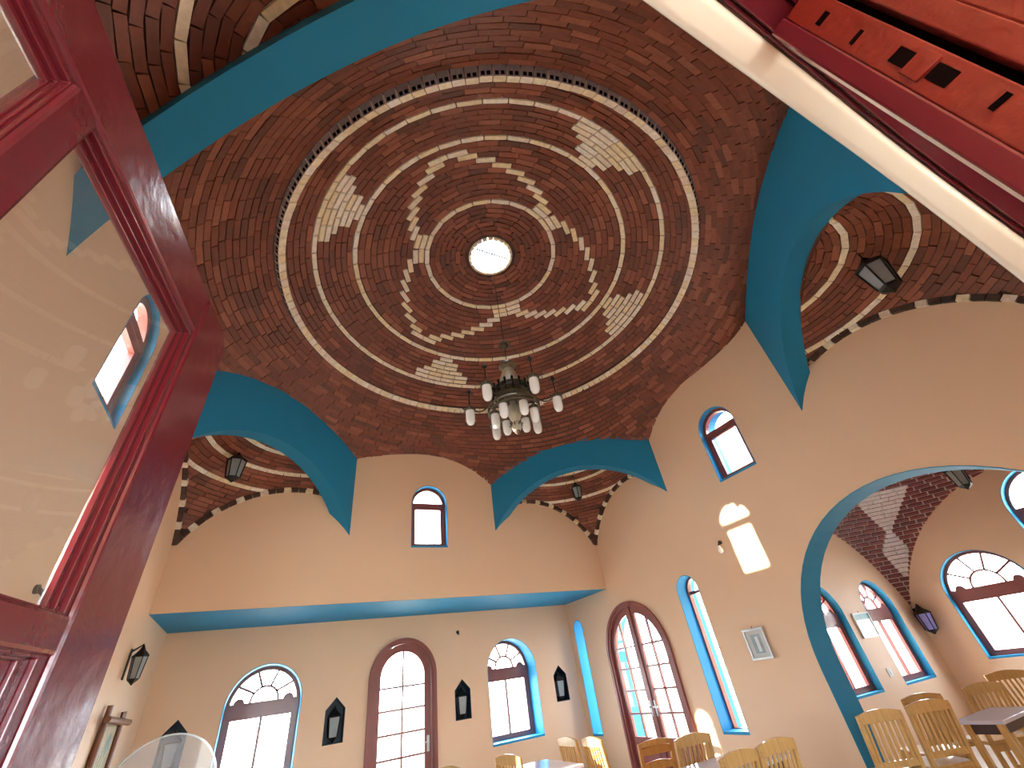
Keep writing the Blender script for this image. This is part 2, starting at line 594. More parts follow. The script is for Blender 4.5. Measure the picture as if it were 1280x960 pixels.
def window(fr, uc, hw, z0, zs, depth, T, style='casement', lining='reveal', fw=0.05, sw=.035):
    WN[0] += 1
    root = empty('window_%d' % WN[0], fr.p(uc, z0, 0))
    root['kind'] = 'structure'
    inv = Matrix.Translation(-Vector(root.location))

    def put(mb, name, mat, parent=None, **k):
        if parent is None:
            mb.v = [tuple(inv @ Vector(v)) for v in mb.v]
            return mb.build(name, mat, root, **k)
        mb.v = [tuple(inv @ Vector(v)) for v in mb.v]
        return mb.build(name, mat, parent, **k)
    a0 = arch(uc, hw, z0, zs)
    a1 = arch(uc, hw - 0.008, z0 + 0.008, zs)
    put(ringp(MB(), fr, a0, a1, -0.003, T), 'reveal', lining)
    fw = fw if style != 'slit' else 0.03
    a2 = arch(uc, hw - 0.008 - fw, z0 + 0.008 + fw, zs)
    put(ringp(MB(), fr, a1, a2, depth, depth + 0.07), 'frame', 'framewood')
    gi = hw - 0.008 - fw
    gz0 = z0 + 0.008 + fw
    g = a2
    w0, w1 = depth + 0.015, depth + 0.055
    wg = depth + 0.033
    tz = zs - 0.02

    def pane(u0, u1, q0, q1, par=None):
        pl = clip(g, u0, u1, q0, q1)
        if len(pl) > 2:
            put(prism(MB(), fr, pl, wg, wg + 0.005), 'glass_pane', 'glass', par)
    if style == 'slit':
        put(prism(MB(), fr, rect(uc - gi, uc + gi, tz - 0.02, tz + 0.02), w0, w1), 'transom', 'framewood')
        pane(uc - gi, uc + gi, gz0, tz - 0.02)
        pane(uc - gi, uc + gi, tz + 0.02, 99)
    else:
        th = 0.035 if style == 'upper' else 0.075
        put(prism(MB(), fr, clip(g, uc - gi - .01, uc + gi + .01, tz - th, tz + th), depth - 0.02, w1 + 0.02), 'transom', 'framewood')
        if style == 'upper':
            sa = clip(g, uc - gi, uc + gi, gz0, tz - th)
            sh = MB()
            ringp(sh, fr, rect(uc - gi, uc + gi, gz0, tz - th), rect(uc - gi + sw, uc + gi - sw, gz0 + sw, tz - th - sw), w0 - .01, w1)
            s_ = put(sh, 'sash', 'framewood')
            pane(uc - gi + sw, uc + gi - sw, gz0 + sw, tz - th - sw, s_)
            pane(uc - gi, uc + gi, tz + th, 99)
        else:
            for k in (0, 1):
                u0 = uc - gi + k * gi
                u1 = u0 + gi
                sh = MB()
                ringp(sh, fr, rect(u0, u1, gz0, tz - th), rect(u0 + (.05 if k == 0 else .018), u1 - (.05 if k else .018), gz0 + .05, tz - th - .05), w0 - .012, w1)
                s_ = put(sh, 'sash', 'framewood')
                pane(u0 + (.05 if k == 0 else .018), u1 - (.05 if k else .018), gz0 + .05, tz - th - .05, s_)
            # fan light: hub and rays
            hb = gi * 0.42
            zc = tz + th
            ctr = (uc, zc)
            for k in range(5):
                t0, t1 = math.pi * k / 5, math.pi * (k + 1) / 5
                pl = []
                for i in range(5):
                    t = t0 + (t1 - t0) * i / 4
                    ro = gi if True else 0
                    pl.append((uc + ro * math.cos(t), zs + max(zc - zs, ro * math.sin(t))))
                for i in range(5):
                    t = t1 - (t1 - t0) * i / 4
                    pl.append((uc + hb * math.cos(t), zc + hb * math.sin(t)))
                put(prism(MB(), fr, pl, wg, wg + .005), 'glass_pane', 'glass')
                if k:
                    a, b = (uc + hb * math.cos(t0), zc + hb * math.sin(t0)), (uc + gi * math.cos(t0), zs + gi * math.sin(t0))
                    put(MB().beam(fr.p(*a, wg), fr.p(*b, wg), 0.03, 0.04, fr.N), 'glazing_bar', 'framewood')
            hubm = MB()
            arc = [(uc + hb * math.cos(math.pi * i / 12), zc + hb * math.sin(math.pi * i / 12)) for i in range(13)]
            for i in range(12):
                hubm.beam(fr.p(*arc[i], wg), fr.p(*arc[i + 1], wg), 0.03, 0.04, fr.N)
            put(hubm, 'fan_hub', 'framewood')
            put(prism(MB(), fr, arc, wg, wg + .005), 'glass_pane', 'glass')
            for sx in (-1, 1):      # small round latches standing on the transom
                lm = prism(MB(), fr, [(uc + sx * gi * 0.74 + 0.075 * math.cos(t * math.pi / 8), zc - 0.01 + 0.075 * math.sin(t * math.pi / 8)) for t in range(9)], depth - .01, depth + .03)
                put(lm, 'transom_ornament', 'framewood')
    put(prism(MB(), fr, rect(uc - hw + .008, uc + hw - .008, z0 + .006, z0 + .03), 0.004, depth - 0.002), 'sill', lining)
    portal(fr, uc, (z0 + zs + hw) / 2, 2 * hw, zs + hw - z0, T + 0.02)
    return root


window(F_BACK, 0.008 * W, depth=0.10, T=0.32, style='upper', **UPW)
window(F_RIGHT, -0.02 * W, depth=0.10, T=TR, style='upper', **UPW)
window(F_LEFT, -0.005 * W, depth=0.06, T=0.16, style='upper', fw=.08, sw=.05, **UPW)
window(F_LEFT, -0.74 * W, depth=0.06, T=0.16, **WINZ)  # unseen window, added to bring more daylight in from the left
window(F_NEAR, 0.0, depth=0.10, T=0.36, style='upper', **UPW)  # unseen upper window, repeated by symmetry and added for more light
window(F_REC, -0.588 * W, depth=0.34, T=0.45, **WINZ)
window(F_REC, 0.588 * W, depth=0.34, T=0.45, **WINZ)
window(F_RIGHT, S1['uc'], S1['hw'], S1['z0'], S1['zs'], 0.27, TR, 'slit')
window(F_RIGHT, S2['uc'], S2['hw'], S2['z0'], S2['zs'], 0.20, TR, 'slit')
window(F_LEFT, S3['uc'], S3['hw'], S3['z0'], S3['zs'], 0.06, 0.16, 'slit')
window(F_NEAR, 0.55 * W, depth=0.26, T=0.36, **WINZ)  # unseen entrance-wall window, added to let in daylight
window(F_AN, 1.70 * W, depth=0.11, T=0.2, **WINZ)
window(F_AN, 2.19 * W, depth=0.11, T=0.2, **WINZ)
window(F_AF, -0.035 * W, depth=0.12, T=0.35, **AFW)
window(F_AF, -0.465 * W, depth=0.16, T=0.35, style='upper', **AFH)


def glazed_door(name, fr, d, T, leaves, cols, rows, panel_z, gw):
    uc, hw, zs = d['uc'], d['hw'], d['zs']
    root = empty(name, fr.p(uc, 0, 0)); root['kind'] = 'structure'
    inv = Matrix.Translation(-Vector(root.location))

    def put(mb, nm, mat, parent=root, **k):
        mb.v = [tuple(inv @ Vector(v)) for v in mb.v]
        return mb.build(nm, mat, parent, **k)
    f0 = arch(uc, hw, 0.0, zs, 28)
    f1 = arch(uc, hw - 0.085, 0.0, zs, 28)
    f2 = arch(uc, hw - 0.05, 0.0, zs, 28)
    put(ringp(MB(), fr, f0, f1, -0.02, 0.12), 'frame', 'framewood')
    put(ringp(MB(), fr, f0, f2, -0.04, -0.021), 'architrave', 'framewood')
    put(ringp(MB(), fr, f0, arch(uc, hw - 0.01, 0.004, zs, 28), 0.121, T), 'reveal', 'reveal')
    li = hw - 0.087
    lo = arch(uc, li, 0.012, zs, 28)
    g = arch(uc, gw, panel_z, zs, 28)
    wf, wb = 0.03, 0.075
    lw = 2 * li / leaves
    for k in range(leaves):
        u0 = uc - li + k * lw
        u1 = u0 + lw
        rootl = None
        st = (li - gw)
        gu0 = u0 + st
        gu1 = u1 - st
        # leaf outline
        lf = MB()
        po = clip(lo, u0 + .002, u1 - .002, 0.012, 99)
        gi = arch(uc, gw, panel_z, zs, 28)
        go = clip(gi, gu0, gu1, panel_z, 99)
        bmesh_leaf(lf, fr, po, go, wf, wb)
        leaf = put(lf, 'leaf', 'framewood')
        # raised lower panel
        put(prism(MB(), fr, rect(gu0 + .02, gu1 - .02, 0.16, panel_z - 0.12), wf - .012, wf + .001), 'lower_panel', 'framewood', leaf)
        cw = (gu1 - gu0) / cols
        zz = [panel_z] + rows + [99]
        for c in range(cols):
            for r in range(len(zz) - 1):
                pl = clip(gi, gu0 + c * cw, gu0 + (c + 1) * cw, zz[r], zz[r + 1])
                if len(pl) > 2:
                    put(prism(MB(), fr, pl, wf + .02, wf + .025), 'glass_pane', 'glass', leaf)
        for c in range(1, cols):
            u = gu0 + c * cw
            put(prism(MB(), fr, clip(gi, u - .014, u + .014, panel_z, 99), wf + .002, wb - .002), 'glazing_bar', 'framewood', leaf)
        for z in rows:
            put(prism(MB(), fr, clip(gi, gu0, gu1, z - .014, z + .014), wf + .004, wb - .004), 'glazing_bar', 'framewood', leaf)
        s = 1 if k == 0 else -1
        hu = (u1 - st / 2) if (k == 0) else (u0 + st / 2)
        hd = MB()
        hd.beam(fr.p(hu, 1.02, wf - .045), fr.p(hu - s * 0.10, 1.02, wf - .045), 0.018, 0.018)
        hd.beam(fr.p(hu, 1.02, wf - .05), fr.p(hu, 1.02, wf), 0.02, 0.02)
        prism(hd, fr, rect(hu - .02, hu + .02, 0.9, 1.1), wf - .006, wf)
        put(hd, 'handle', 'steel', leaf)
    if leaves == 2:
        put(prism(MB(), fr, clip(lo, uc - .03, uc + .03, .012, 99), wf - .02, wf - .0005), 'meeting_strip', 'framewood')
    portal(fr, uc, (zs + hw) / 2, 2 * hw, zs + hw, T + 0.02)
    return root


def bmesh_leaf(mb, fr, po, go, w0, w1):
    bm = bmesh.new()
    ed = []
    loops = []
    for lp in (po, go):
        vs = [bm.verts.new((u, z, 0)) for u, z in lp]
        loops.append(vs)
        for i in range(len(vs)):
            ed.append(bm.edges.new((vs[i - 1], vs[i])))
    bmesh.ops.triangle_fill(bm, use_beauty=True, edges=ed)
    for f in bm.faces:
        q = [v.co for v in f.verts]
        mb.face([fr.p(c.x, c.y, w0) for c in q])
        mb.face([fr.p(c.x, c.y, w1) for c in reversed(q)])
    for vs in loops:
        for i in range(len(vs)):
            a, b = vs[i - 1].co, vs[i].co
            mb.face([fr.p(a.x, a.y, w0), fr.p(b.x, b.y, w0), fr.p(b.x, b.y, w1), fr.p(a.x, a.y, w1)])
    bm.free()


glazed_door('door_1', F_REC, BD, 0.45, 1, 2, [Z(-.29), Z(-.203), Z(-.118), Z(-.031), Z(.056)], Z(-.37), 0.106 * W)
glazed_door('door_2', F_RIGHT, RD, TR, 2, 2, [Z(-.19), Z(-.102), Z(-.014), Z(.074)], Z(-.275), 0.178 * W)

# niches lined in navy
for u in NICHES:
    c = u * W
    mb = MB()
    A, B = nichepoly(u), nichepoly(u, 0.006)
    ringp(mb, F_REC, A, B, -0.002, 0.20)
    prism(mb, F_REC, A, 0.20, 0.22)
    o = mb.build('trim_%d' % (2 + NICHES.index(u)), 'navy'); o['kind'] = 'structure'

# ------------------------------------------------------------------ the brick dome and its corner vaults
RS = 1.1953 * W
DC = Vector((0, 0, Z(0.3736)))
OCT = 0.3604
KPH = [(0, .035), (45, -.035), (90, .025), (135, .03), (180, 0), (225, 0), (270, .02), (315, .105), (360, .035)]


def kphi(ph):
    a = math.degrees(ph) % 360
    for (p0, k0), (p1, k1) in zip(KPH, KPH[1:]):
        if p0 <= a <= p1:
            t = (a - p0) / (p1 - p0)
            t = t * t * (3 - 2 * t)
            return k0 + (k1 - k0) * t
    return 0


def dome_dz(x, y):
    r = math.hypot(x, y) / (0.962 * W)
    return kphi(math.atan2(y, x)) * W * min(r, 1.12) ** 12


def frame_at(ctr, R, th, ph):
    n = Vector((math.sin(th) * math.cos(ph), math.sin(th) * math.sin(ph), math.cos(th)))
    t = Vector((-math.sin(ph), math.cos(ph), 0))
    mm = Vector((math.cos(th) * math.cos(ph), math.cos(th) * math.sin(ph), -math.sin(th)))
    return ctr + n * R, t, mm, n


def dome_at(dR, th, ph):
    def q(a, b):
        P = DC + Vector((math.sin(a) * math.cos(b), math.sin(a) * math.sin(b), math.cos(a))) * (RS + dR)
        P.z += dome_dz(P.x, P.y)
        return P
    e = 0.004
    t = (q(th, ph + e) - q(th, ph - e)).normalized()
    mm = q(th + e, ph) - q(th - e, ph)
    mm = (mm - t * mm.dot(t)).normalized()
    return q(th, ph), t, mm, mm.cross(t).normalized()


unit = MB().box((-.5, -.5, -.5), (.5, .5, .5))
UB = {}


def unit_mesh(mat):
    if mat not in UB:
        o = MB().box((-.5, -.5, -.5), (.5, .5, .5)).build('brick_shape', mat)
        UB[mat] = o.data
        D.objects.remove(o)
    return UB[mat]


def piece(name, mesh, parent, P, t, mm, n, sx, sy, sz, cut=None):
    o = D.objects.new(name, mesh)
    M = Matrix((t * -sx, mm * sy, n * sz)).transposed().to_4x4()
    M.translation = P
    if cut:                       # trim the brick where it meets the arch
        me = mesh.copy()
        me.transform(M)
        bm = bmesh.new(); bm.from_mesh(me)
        rr_ = bmesh.ops.bisect_plane(bm, geom=bm.verts[:] + bm.edges[:] + bm.faces[:], plane_co=cut[0] * cut[1], plane_no=cut[0], clear_inner=True)
        ee = [g for g in rr_['geom_cut'] if isinstance(g, bmesh.types.BMEdge)]
        if ee:
            bmesh.ops.edgenet_fill(bm, edges=ee)
        bm.to_mesh(me); bm.free()
        if len(me.polygons) == 0:
            D.objects.remove(o)
            return None
        me.transform(M.inverted())
        o.data = me
    o.matrix_local = M
    o.parent = parent
    COL.objects.link(o)
    return o


PLANES = [((1, 0, 0), W), ((-1, 0, 0), W), ((0, 1, 0), YB), ((0, -1, 0), -YN)]
SQ = {(1, 1): 0, (1, -1): 0, (-1, 1): 0, (-1, -1): 0}
FACE = (1 + OCT) * W / math.sqrt(2)
for sx, sy in SQ:
    PLANES.append(((sx / math.sqrt(2), sy / math.sqrt(2), 0), FACE))


def bisect(me, planes):
    bm = bmesh.new(); bm.from_mesh(me)
    for nn, dd in planes:
        nn = Vector(nn)
        bmesh.ops.bisect_plane(bm, geom=bm.verts[:] + bm.edges[:] + bm.faces[:], plane_co=nn * dd, plane_no=nn, clear_outer=True)
    bm.to_mesh(me); bm.free()


# shell
mb = MB()
NT, NP = 46, 120
tmin, tmax = math.radians(4.5), math.radians(75)
grid = []
for i in range(NT + 1):
    th = tmin + (tmax - tmin) * i / NT
    row = []
    for j in range(NP):
        ph = 2 * math.pi * j / NP
        P, t, mm, n = frame_at(DC, RS + 0.02, th, ph)
        P.z += dome_dz(P.x, P.y)
        row.append(len(mb.v)); mb.v.append(tuple(P))
    grid.append(row)
for i in range(NT):
    for j in range(NP):
        mb.f.append((grid[i][j], grid[i][(j + 1) % NP], grid[i + 1][(j + 1) % NP], grid[i + 1][j])); mb.mi.append(0)
dome = mb.build('ceiling', 'mortar')
bisect(dome.data, [(n, d + 0.03) for n, d in PLANES])
dome['kind'] = 'structure'


def inside_oct(x, y, mg=0.0):
    for nn, dd in PLANES:
        if nn[0] * x + nn[1] * y > dd + mg:
            return False
    return True


courses = []
d1, d3, d4, d5 = 13.6, 28.1, 35.65, 41.9
k = 1
while d1 - k * 1.1 > 4.9:
    courses.append((d1 - k * 1.1, 1.1)); k += 1
courses.append((d1, 1.1))
for k in range(1, 12): courses.append((d1 + k * (d3 - d1) / 12, (d3 - d1) / 12))
courses.append((d3, 1.08))
for k in range(1, 7): courses.append((d3 + k * (d4 - d3) / 7, (d4 - d3) / 7))
courses.append((d4, 1.05))
for k in range(1, 6): courses.append((d4 + k * (d5 - d4) / 6, (d5 - d4) / 6))
ledge_th = 42.0
k = 0
while 43.1 + k * 1.05 < 67.5:
    courses.append((43.1 + k * 1.05, 1.05)); k += 1
TOUCH = [172, 294, 412]
LOBE = [229, 359, 469]
TRI = [190.5, 280, 355.3, 91.7]
BL = 0.25
white, red = [], []
SEGS = [(172, 229), (294, 229), (294, 359), (412, 359), (412, 469), (532, 469)]
for ci, (th, dth) in enumerate(courses):
    tr = math.radians(th)
    r = RS * math.sin(tr)
    h = RS * math.radians(dth)
    fixed = []
    if th in (d1, d3, d4):
        n = max(8, round(2 * math.pi * r / 0.262))
        ph0 = random.random()
        for i in range(n):
            white.append((tr, ph0 + 2 * math.pi * i / n, 2 * math.pi * r / n - .014, h - .018))
        continue
    hb = math.degrees(BL / 2 / r)
    if 14.3 < th < 26.2:
        f = (th - 14.8) / (25.7 - 14.8)
        f = max(0, min(1, f))
        for a, b in SEGS:
            fixed.append(a + (b - a) * f)
        fixed = sorted(x % 360 for x in fixed)
        q = []
        for x in fixed:                        # merge those that overlap
            if q and x - q[-1] < 2 * hb:
                mid = (q[-1] + x) / 2
                q[-1] = mid - hb * 1.0
                x = mid + hb * 1.0
            q.append(x)
        fixed = q
    elif d3 < th < d4:
        row = round((th - d3) / ((d4 - d3) / 7))     # 1..6
        kk = [1, 2, 2, 3, 4, 4][row - 1]
        step = 2 * hb
        for c in TRI:
            off = (row % 2) * 0.0
            for i in range(kk):
                fixed.append((c + (i - (kk - 1) / 2) * step + off) % 360)
        fixed.sort()
    spans = []
    if fixed:
        for i, x in enumerate(fixed):
            white.append((tr, math.radians(x), 2 * math.radians(hb) * r - .014, h - .018))
            y = fixed[(i + 1) % len(fixed)] + (360 if i == len(fixed) - 1 else 0)
            g0, g1 = x + hb, y - hb
            if g1 - g0 > 0.6:
                spans.append((g0, g1))
    else:
        s0 = random.random() * 20
        spans = [(s0, s0 + 360)]
    for g0, g1 in spans:
        n = max(1, round((g1 - g0) / (2 * hb)))
        for i in range(n):
            red.append((tr, math.radians(g0 + (i + .5) * (g1 - g0) / n), math.radians((g1 - g0) / n) * r - .008, h - .009))

for th, ph, ln, h in white:
    P, t, mm, n = dome_at(0.014, th, ph)
    piece('white_brick', unit_mesh('whitebrick'), dome, P, t, mm, n, ln, h, 0.055)
# projecting ledge course with perforated under-faces
L5 = ledge_th
r5 = RS * math.sin(math.radians(L5))
n5 = round(2 * math.pi * r5 / 0.125)
lm = MB().box((-.5, -.5, -.5), (.5, .5, .5))
lm.mi = [0, 0, 0, 0, 1, 0]
# +m face carries two dark quads painted for the shade in core holes
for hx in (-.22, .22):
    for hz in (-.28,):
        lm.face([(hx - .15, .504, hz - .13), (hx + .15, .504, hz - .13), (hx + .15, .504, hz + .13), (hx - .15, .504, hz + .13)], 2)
lo = lm.build('ledge_shape', ['whitebrick', 'perf', 'hole_shade'])
ledge_mesh = lo.data
D.objects.remove(lo)
for i in range(n5):
    ph = 2 * math.pi * (i + .3) / n5
    P, t, mm, n = dome_at(0.02 + random.uniform(-.004, .004), math.radians(L5), ph)
    P.x += 0.016 * W * .6
    P.y += 0.019 * W * .6
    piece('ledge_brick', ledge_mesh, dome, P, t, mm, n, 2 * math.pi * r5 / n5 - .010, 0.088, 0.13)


def to_px(P):
    v = P - CAM
    z = v.dot(CF)
    if z < 0.05:
        return None
    return 640 + FPX * v.dot(CR) / z, 480 - FPX * v.dot(CU) / z


cand = []
rest = []
for b in red:
    th, ph, ln, h = b
    P, t, mm, n = frame_at(DC, RS, th, ph)
    P.z += dome_dz(P.x, P.y)
    if not inside_oct(P.x, P.y, 0.12):
        continue
    q = to_px(P)
    if q and -5 < q[0] < 1150 and -5 < q[1] < 960 and inside_oct(P.x, P.y, -0.16):
        cand.append(((P - CAM).length, b))
    else:
        rest.append(b)
cand.sort(key=lambda e: e[0])
for dd, (th, ph, ln, h) in cand[:300]:
    P, t, mm, n = dome_at(0.02 + random.uniform(-.004, .003), th, ph)
    t2 = (t + mm * random.uniform(-.02, .02)).normalized()
    piece('red_brick', unit_mesh('brick'), dome, P, t2, mm, n, ln, h, 0.055)
mb = MB()
for th, ph, ln, h in rest + [c[1] for c in cand[300:]]:
    P, t, mm, n = dome_at(0.02 + random.uniform(-.004, .003), th, ph)
    t = (t + mm * random.uniform(-.02, .02)).normalized() * ln / 2
    mm = mm * h / 2
    n = n * 0.0275
    mb.hexa([P - t - mm - n, P + t - mm - n, P + t + mm - n, P - t + mm - n, P - t - mm + n, P + t - mm + n, P + t + mm + n, P - t + mm + n])
o = mb.build('brickwork', 'brick', dome)
bisect(o.data, [(n, d + 0.02) for n, d in PLANES])
o['kind'] = 'stuff'

# oculus glazing at the crown
zoc = DC.z + RS * math.cos(math.radians(4.5))
oc = empty('window_%d' % (WN[0] + 1), (0, 0, zoc)); oc['kind'] = 'structure'
WN[0] += 1
rr = RS * math.sin(math.radians(4.5))
mb = MB()
for i in range(24):
    a, b = 2 * math.pi * i / 24, 2 * math.pi * (i + 1) / 24 - .03
    q = []
    for z in (-.03, .16):
        q += [(rr * 1.05 * math.cos(a), rr * 1.05 * math.sin(a), z), (rr * .93 * math.cos(a), rr * .93 * math.sin(a), z), (rr * .93 * math.cos(b), rr * .93 * math.sin(b), z), (rr * 1.05 * math.cos(b), rr * 1.05 * math.sin(b), z)]
    mb.hexa(q)
mb.build('rim', 'whitebrick', oc)
MB().lathe([(rr * 1.05, 0.10), (rr * 1.05, 0.106)], 32).build('glass_pane', 'glass', oc)
bar = MB(); bar.beam((-rr, 0, .08), (rr, 0, .08), .02, .02); bar.build('hanging_bar', 'iron', oc)

# squinch arches
SQP = {(1, 1): (0.655, 0.902), (1, -1): (0.669, 0.963), (-1, 1): (0.622, 0.899), (-1, -1): (0.645, 0.893)}
TSQ = 0.095 * W / math.sqrt(2)
for i, ((sx, sy), (ht, ha)) in enumerate(SQP.items()):
    d = Vector((sx, sy, 0)).normalized()
    s = Vector((-d.y, d.x, 0))
    c = (1 - OCT) * W / math.sqrt(2)
    rise = (ha - ht) * W
    R = (c * c + rise * rise) / (2 * rise)
    zc = Z(ha) - R
    N_ = 40
    mb = MB()
    prev = None
    for k in range(N_ + 1):
        u = -c * 1.0 + 2 * c * k / N_
        z = zc + math.sqrt(max(R * R - u * u, 0))
        col_ = [d * FACE + s * u + Vector((0, 0, z)), d * FACE + s * u + Vector((0, 0, ZT - .1)),
                d * (FACE + TSQ) + s * u + Vector((0, 0, ZT - .1)), d * (FACE + TSQ) + s * u + Vector((0, 0, z))]
        base = len(mb.v)
        mb.v += [tuple(v) for v in col_]
        if prev is not None:
            for q in range(4):
                r = (q + 1) % 4
                mb.f.append((prev + q, prev + r, base + r, base + q)); mb.mi.append(0)
        else:
            mb.f.append((base, base + 1, base + 2, base + 3)); mb.mi.append(0)
        prev = base
    mb.f.append((prev + 3, prev + 2, prev + 1, prev)); mb.mi.append(0)
    o = mb.build('trim_%d' % (10 + i), 'blue'); o['kind'] = 'structure'

# corner vaults
CV, ZV, RV = 0.6 * W, Z(0.386), 0.595 * W
RINGS = {(-1, 1): (.41, .335, .248, .198), (1, 1): (.40, .306, .252), (1, -1): (.385, .257), (-1, -1): (.385, .294, .21)}
HM = 0.066
for (sx, sy), rings in RINGS.items():
    d = Vector((sx, sy, 0)).normalized()
    ctr = Vector((sx * CV, sy * CV, ZV))
    ph_d = math.atan2(sy, sx)
    mb = MB()
    grid = []
    for i in range(31):
        th = math.radians(2 + (85 - 2) * i / 30)
        row = []
        for j in range(61):
            ph = ph_d + math.radians(-135 + 270 * j / 60)
            P, t, mm, n = frame_at(ctr, RV + 0.02, th, ph)
            row.append(len(mb.v)); mb.v.append(tuple(P))
        grid.append(row)
    for i in range(30):
        for j in range(60):
            mb.f.append((grid[i][j], grid[i][j + 1], grid[i + 1][j + 1], grid[i + 1][j])); mb.mi.append(0)
    vault = mb.build('corner_vault', 'mortar', dome)
    bisect(vault.data, [((1, 0, 0), W + .05), ((-1, 0, 0), W + .05), ((0, 1, 0), YB + .05), ((0, -1, 0), -YN + .05), (tuple(-d), -(FACE + TSQ - 0.02))])
    ths = [math.asin(r / 0.595) for r in rings]
    # courses locked to the rings
    marks = sorted(ths)
    st = HM / RV
    cs = []
    lo_t, hi_t = math.radians(12), math.radians(74)
    pts = [lo_t] + marks + [hi_t]
    for a, b in zip(pts, pts[1:]):
        n = max(1, round((b - a) / st))
        for k in range(n):
            cs.append((a + (b - a) * k / n, (b - a) / n, k == 0 and a in marks))
    for th, dth, wh in cs:
        r = RV * math.sin(th)
        n = max(6, round(2 * math.pi * r / 0.235))
        s0 = random.random() * 6
        for i in range(n):
            ph = s0 + 2 * math.pi * i / n
            P, t, mm, nn = frame_at(ctr, RV + 0.02 + (0 if wh else random.uniform(-.008, .004)), th, ph)
            if P.x * sx > W - .0 or P.y * sy > (YB if sy > 0 else -YN) or P.dot(d) < FACE + TSQ - 0.10:
                continue
            edge = P.dot(d) < FACE + TSQ + .15
            piece('white_brick' if wh else 'red_brick', unit_mesh('whitebrick' if wh else 'brick'), vault, P, t, mm, nn, 2 * math.pi * r / n - .008, RV * dth - .008, 0.055, edge and (d, FACE + TSQ - .004))
    # border bricks along both wall arcs
    for ax in (0, 1):
        wallpos = W if ax == 0 else (YB if sy > 0 else -YN)
        cc = CV
        dd = wallpos - cc
        Rw = math.sqrt(RV * RV - dd * dd)
        # arc in the wall plane, angle from apex towards the corner
        end = math.asin(min(1, (W - cc) / Rw))
        a = -0.30
        k = 0
        while a < end:
            a += 0.105 / Rw
            k += 1
            off = cc + Rw * math.sin(a)
            z = ZV + Rw * math.cos(a)
            if ax == 0:
                P = Vector((sx * (W - .025), sy * off, z))
                t = Vector((0, sy * math.cos(a), -math.sin(a)))
                n = Vector((sx, 0, 0))
            else:
                P = Vector((sx * off, sy * (wallpos - .025), z))
                t = Vector((sx * math.cos(a), 0, -math.sin(a)))
                n = Vector((0, sy, 0))
            if P.dot(d) < FACE + TSQ * .8 or off > W - .03:
                continue
            mm = n.cross(t).normalized()
            wh = k % 3 == 0
            piece('border_brick', unit_mesh('whitebrick' if wh else 'darkbrick'), vault, P, t, mm, n, 0.095, 0.06, 0.055 + (.012 if wh else 0))

# ------------------------------------------------------------------ annex vault
AC = Vector((1.75 * W, -0.45 * W, Z(-0.26)))
AR = 1.124 * W
mb = MB()
grid = []
for i in range(36):
    th = math.radians(80 * i / 35 + .01)
    row = []
    for j in range(96):
        P, t, mm, n = frame_at(AC, AR + 0.012, th, 2 * math.pi * j / 96)
        row.append(len(mb.v)); mb.v.append(tuple(P))
    grid.append(row)
for i in range(35):
    for j in range(96):
        mb.f.append((grid[i][j], grid[i][(j + 1) % 96], grid[i + 1][(j + 1) % 96], grid[i + 1][j])); mb.mi.append(0)
av = mb.build('ceiling_annex', 'amortar')
APL = [((1, 0, 0), AX1 + .03), ((-1, 0, 0), -(W + TR) + .03), ((0, 1, 0), AY1 + .03), ((0, -1, 0), -AY0 + .03)]
bisect(av.data, APL)
av['kind'] = 'structure'


abr, arest = [], MB()
arw = MB()
step = 1.22
nrow = 0
th = 4.0
while th < 75:
    tr = math.radians(th)
    r = AR * math.sin(tr)
    spans = []
    hw = 0
    if 40 < th < 66.7:
        hw = 3.9 * (66.7 - th) / 8.5 if th > 58.2 else (0.8 + 3.1 * (th - 52.5) / 5.7 if th > 52.5 else 0.8 + 7.4 * (52.5 - th) / 9.0)
    if hw > .35:
        for c in (43.6, 136.4, 223.6, 316.4):
            spans.append((c - hw, c + hw, True))
        spans += [(spans[i][1], spans[(i + 1) % 4][0] + (360 if i == 3 else 0), False) for i in range(4)]
    else:
        spans = [((nrow % 2) * 2.2, (nrow % 2) * 2.2 + 360, False)]
    for g0, g1, wh in spans:
        n = max(1, round(math.radians(g1 - g0) * r / 0.26))
        cuts = [g0 + (g1 - g0) * i / n for i in range(n + 1)]
        if n > 2 and nrow % 2:
            h_ = (g1 - g0) / n / 2
            cuts = [g0] + [c - h_ for c in cuts[1:]] + [g1]
        for a_, b_ in zip(cuts, cuts[1:]):
            ph = math.radians((a_ + b_) / 2)
            P, t, mm, nn = frame_at(AC, AR + .012, tr, ph)
            if W + TR - .1 < P.x < AX1 + .1 and AY0 - .1 < P.y < AY1 + .1:
                inside = W + TR < P.x < AX1 and AY0 < P.y < AY1
                abr.append((P, t, mm, nn, max(.03, math.radians(b_ - a_) * r - .028), AR * math.radians(step) - .026, wh, inside))
    nrow += 1
    th += step
cn = Vector((AX1, AY1, Z(.3)))
abr.sort(key=lambda b: (not b[7], (b[0] - cn).length))
for i, (P, t, mm, nn, ln, h, wh, ins) in enumerate(abr):
    if i < 300:
        piece('brick', unit_mesh('awhite' if wh else 'abrick'), av, P, t, mm, nn, ln + (.018 if wh else 0), h + (.016 if wh else 0), 0.045)
    else:
        m2 = arw if wh else arest
        a, b, c = t * ln / 2, mm * h / 2, nn * .0225
        m2.hexa([P - a - b - c, P + a - b - c, P + a + b - c, P - a + b - c, P - a - b + c, P + a - b + c, P + a + b + c, P - a + b + c])
mi0 = len(arest.f)
off = len(arest.v)
arest.v += arw.v
arest.f += [tuple(off + i for i in f) for f in arw.f]
arest.mi += [1] * len(arw.f)
o = arest.build('brickwork', ['abrick', 'awhite'], av)
bisect(o.data, APL)
o['kind'] = 'stuff'

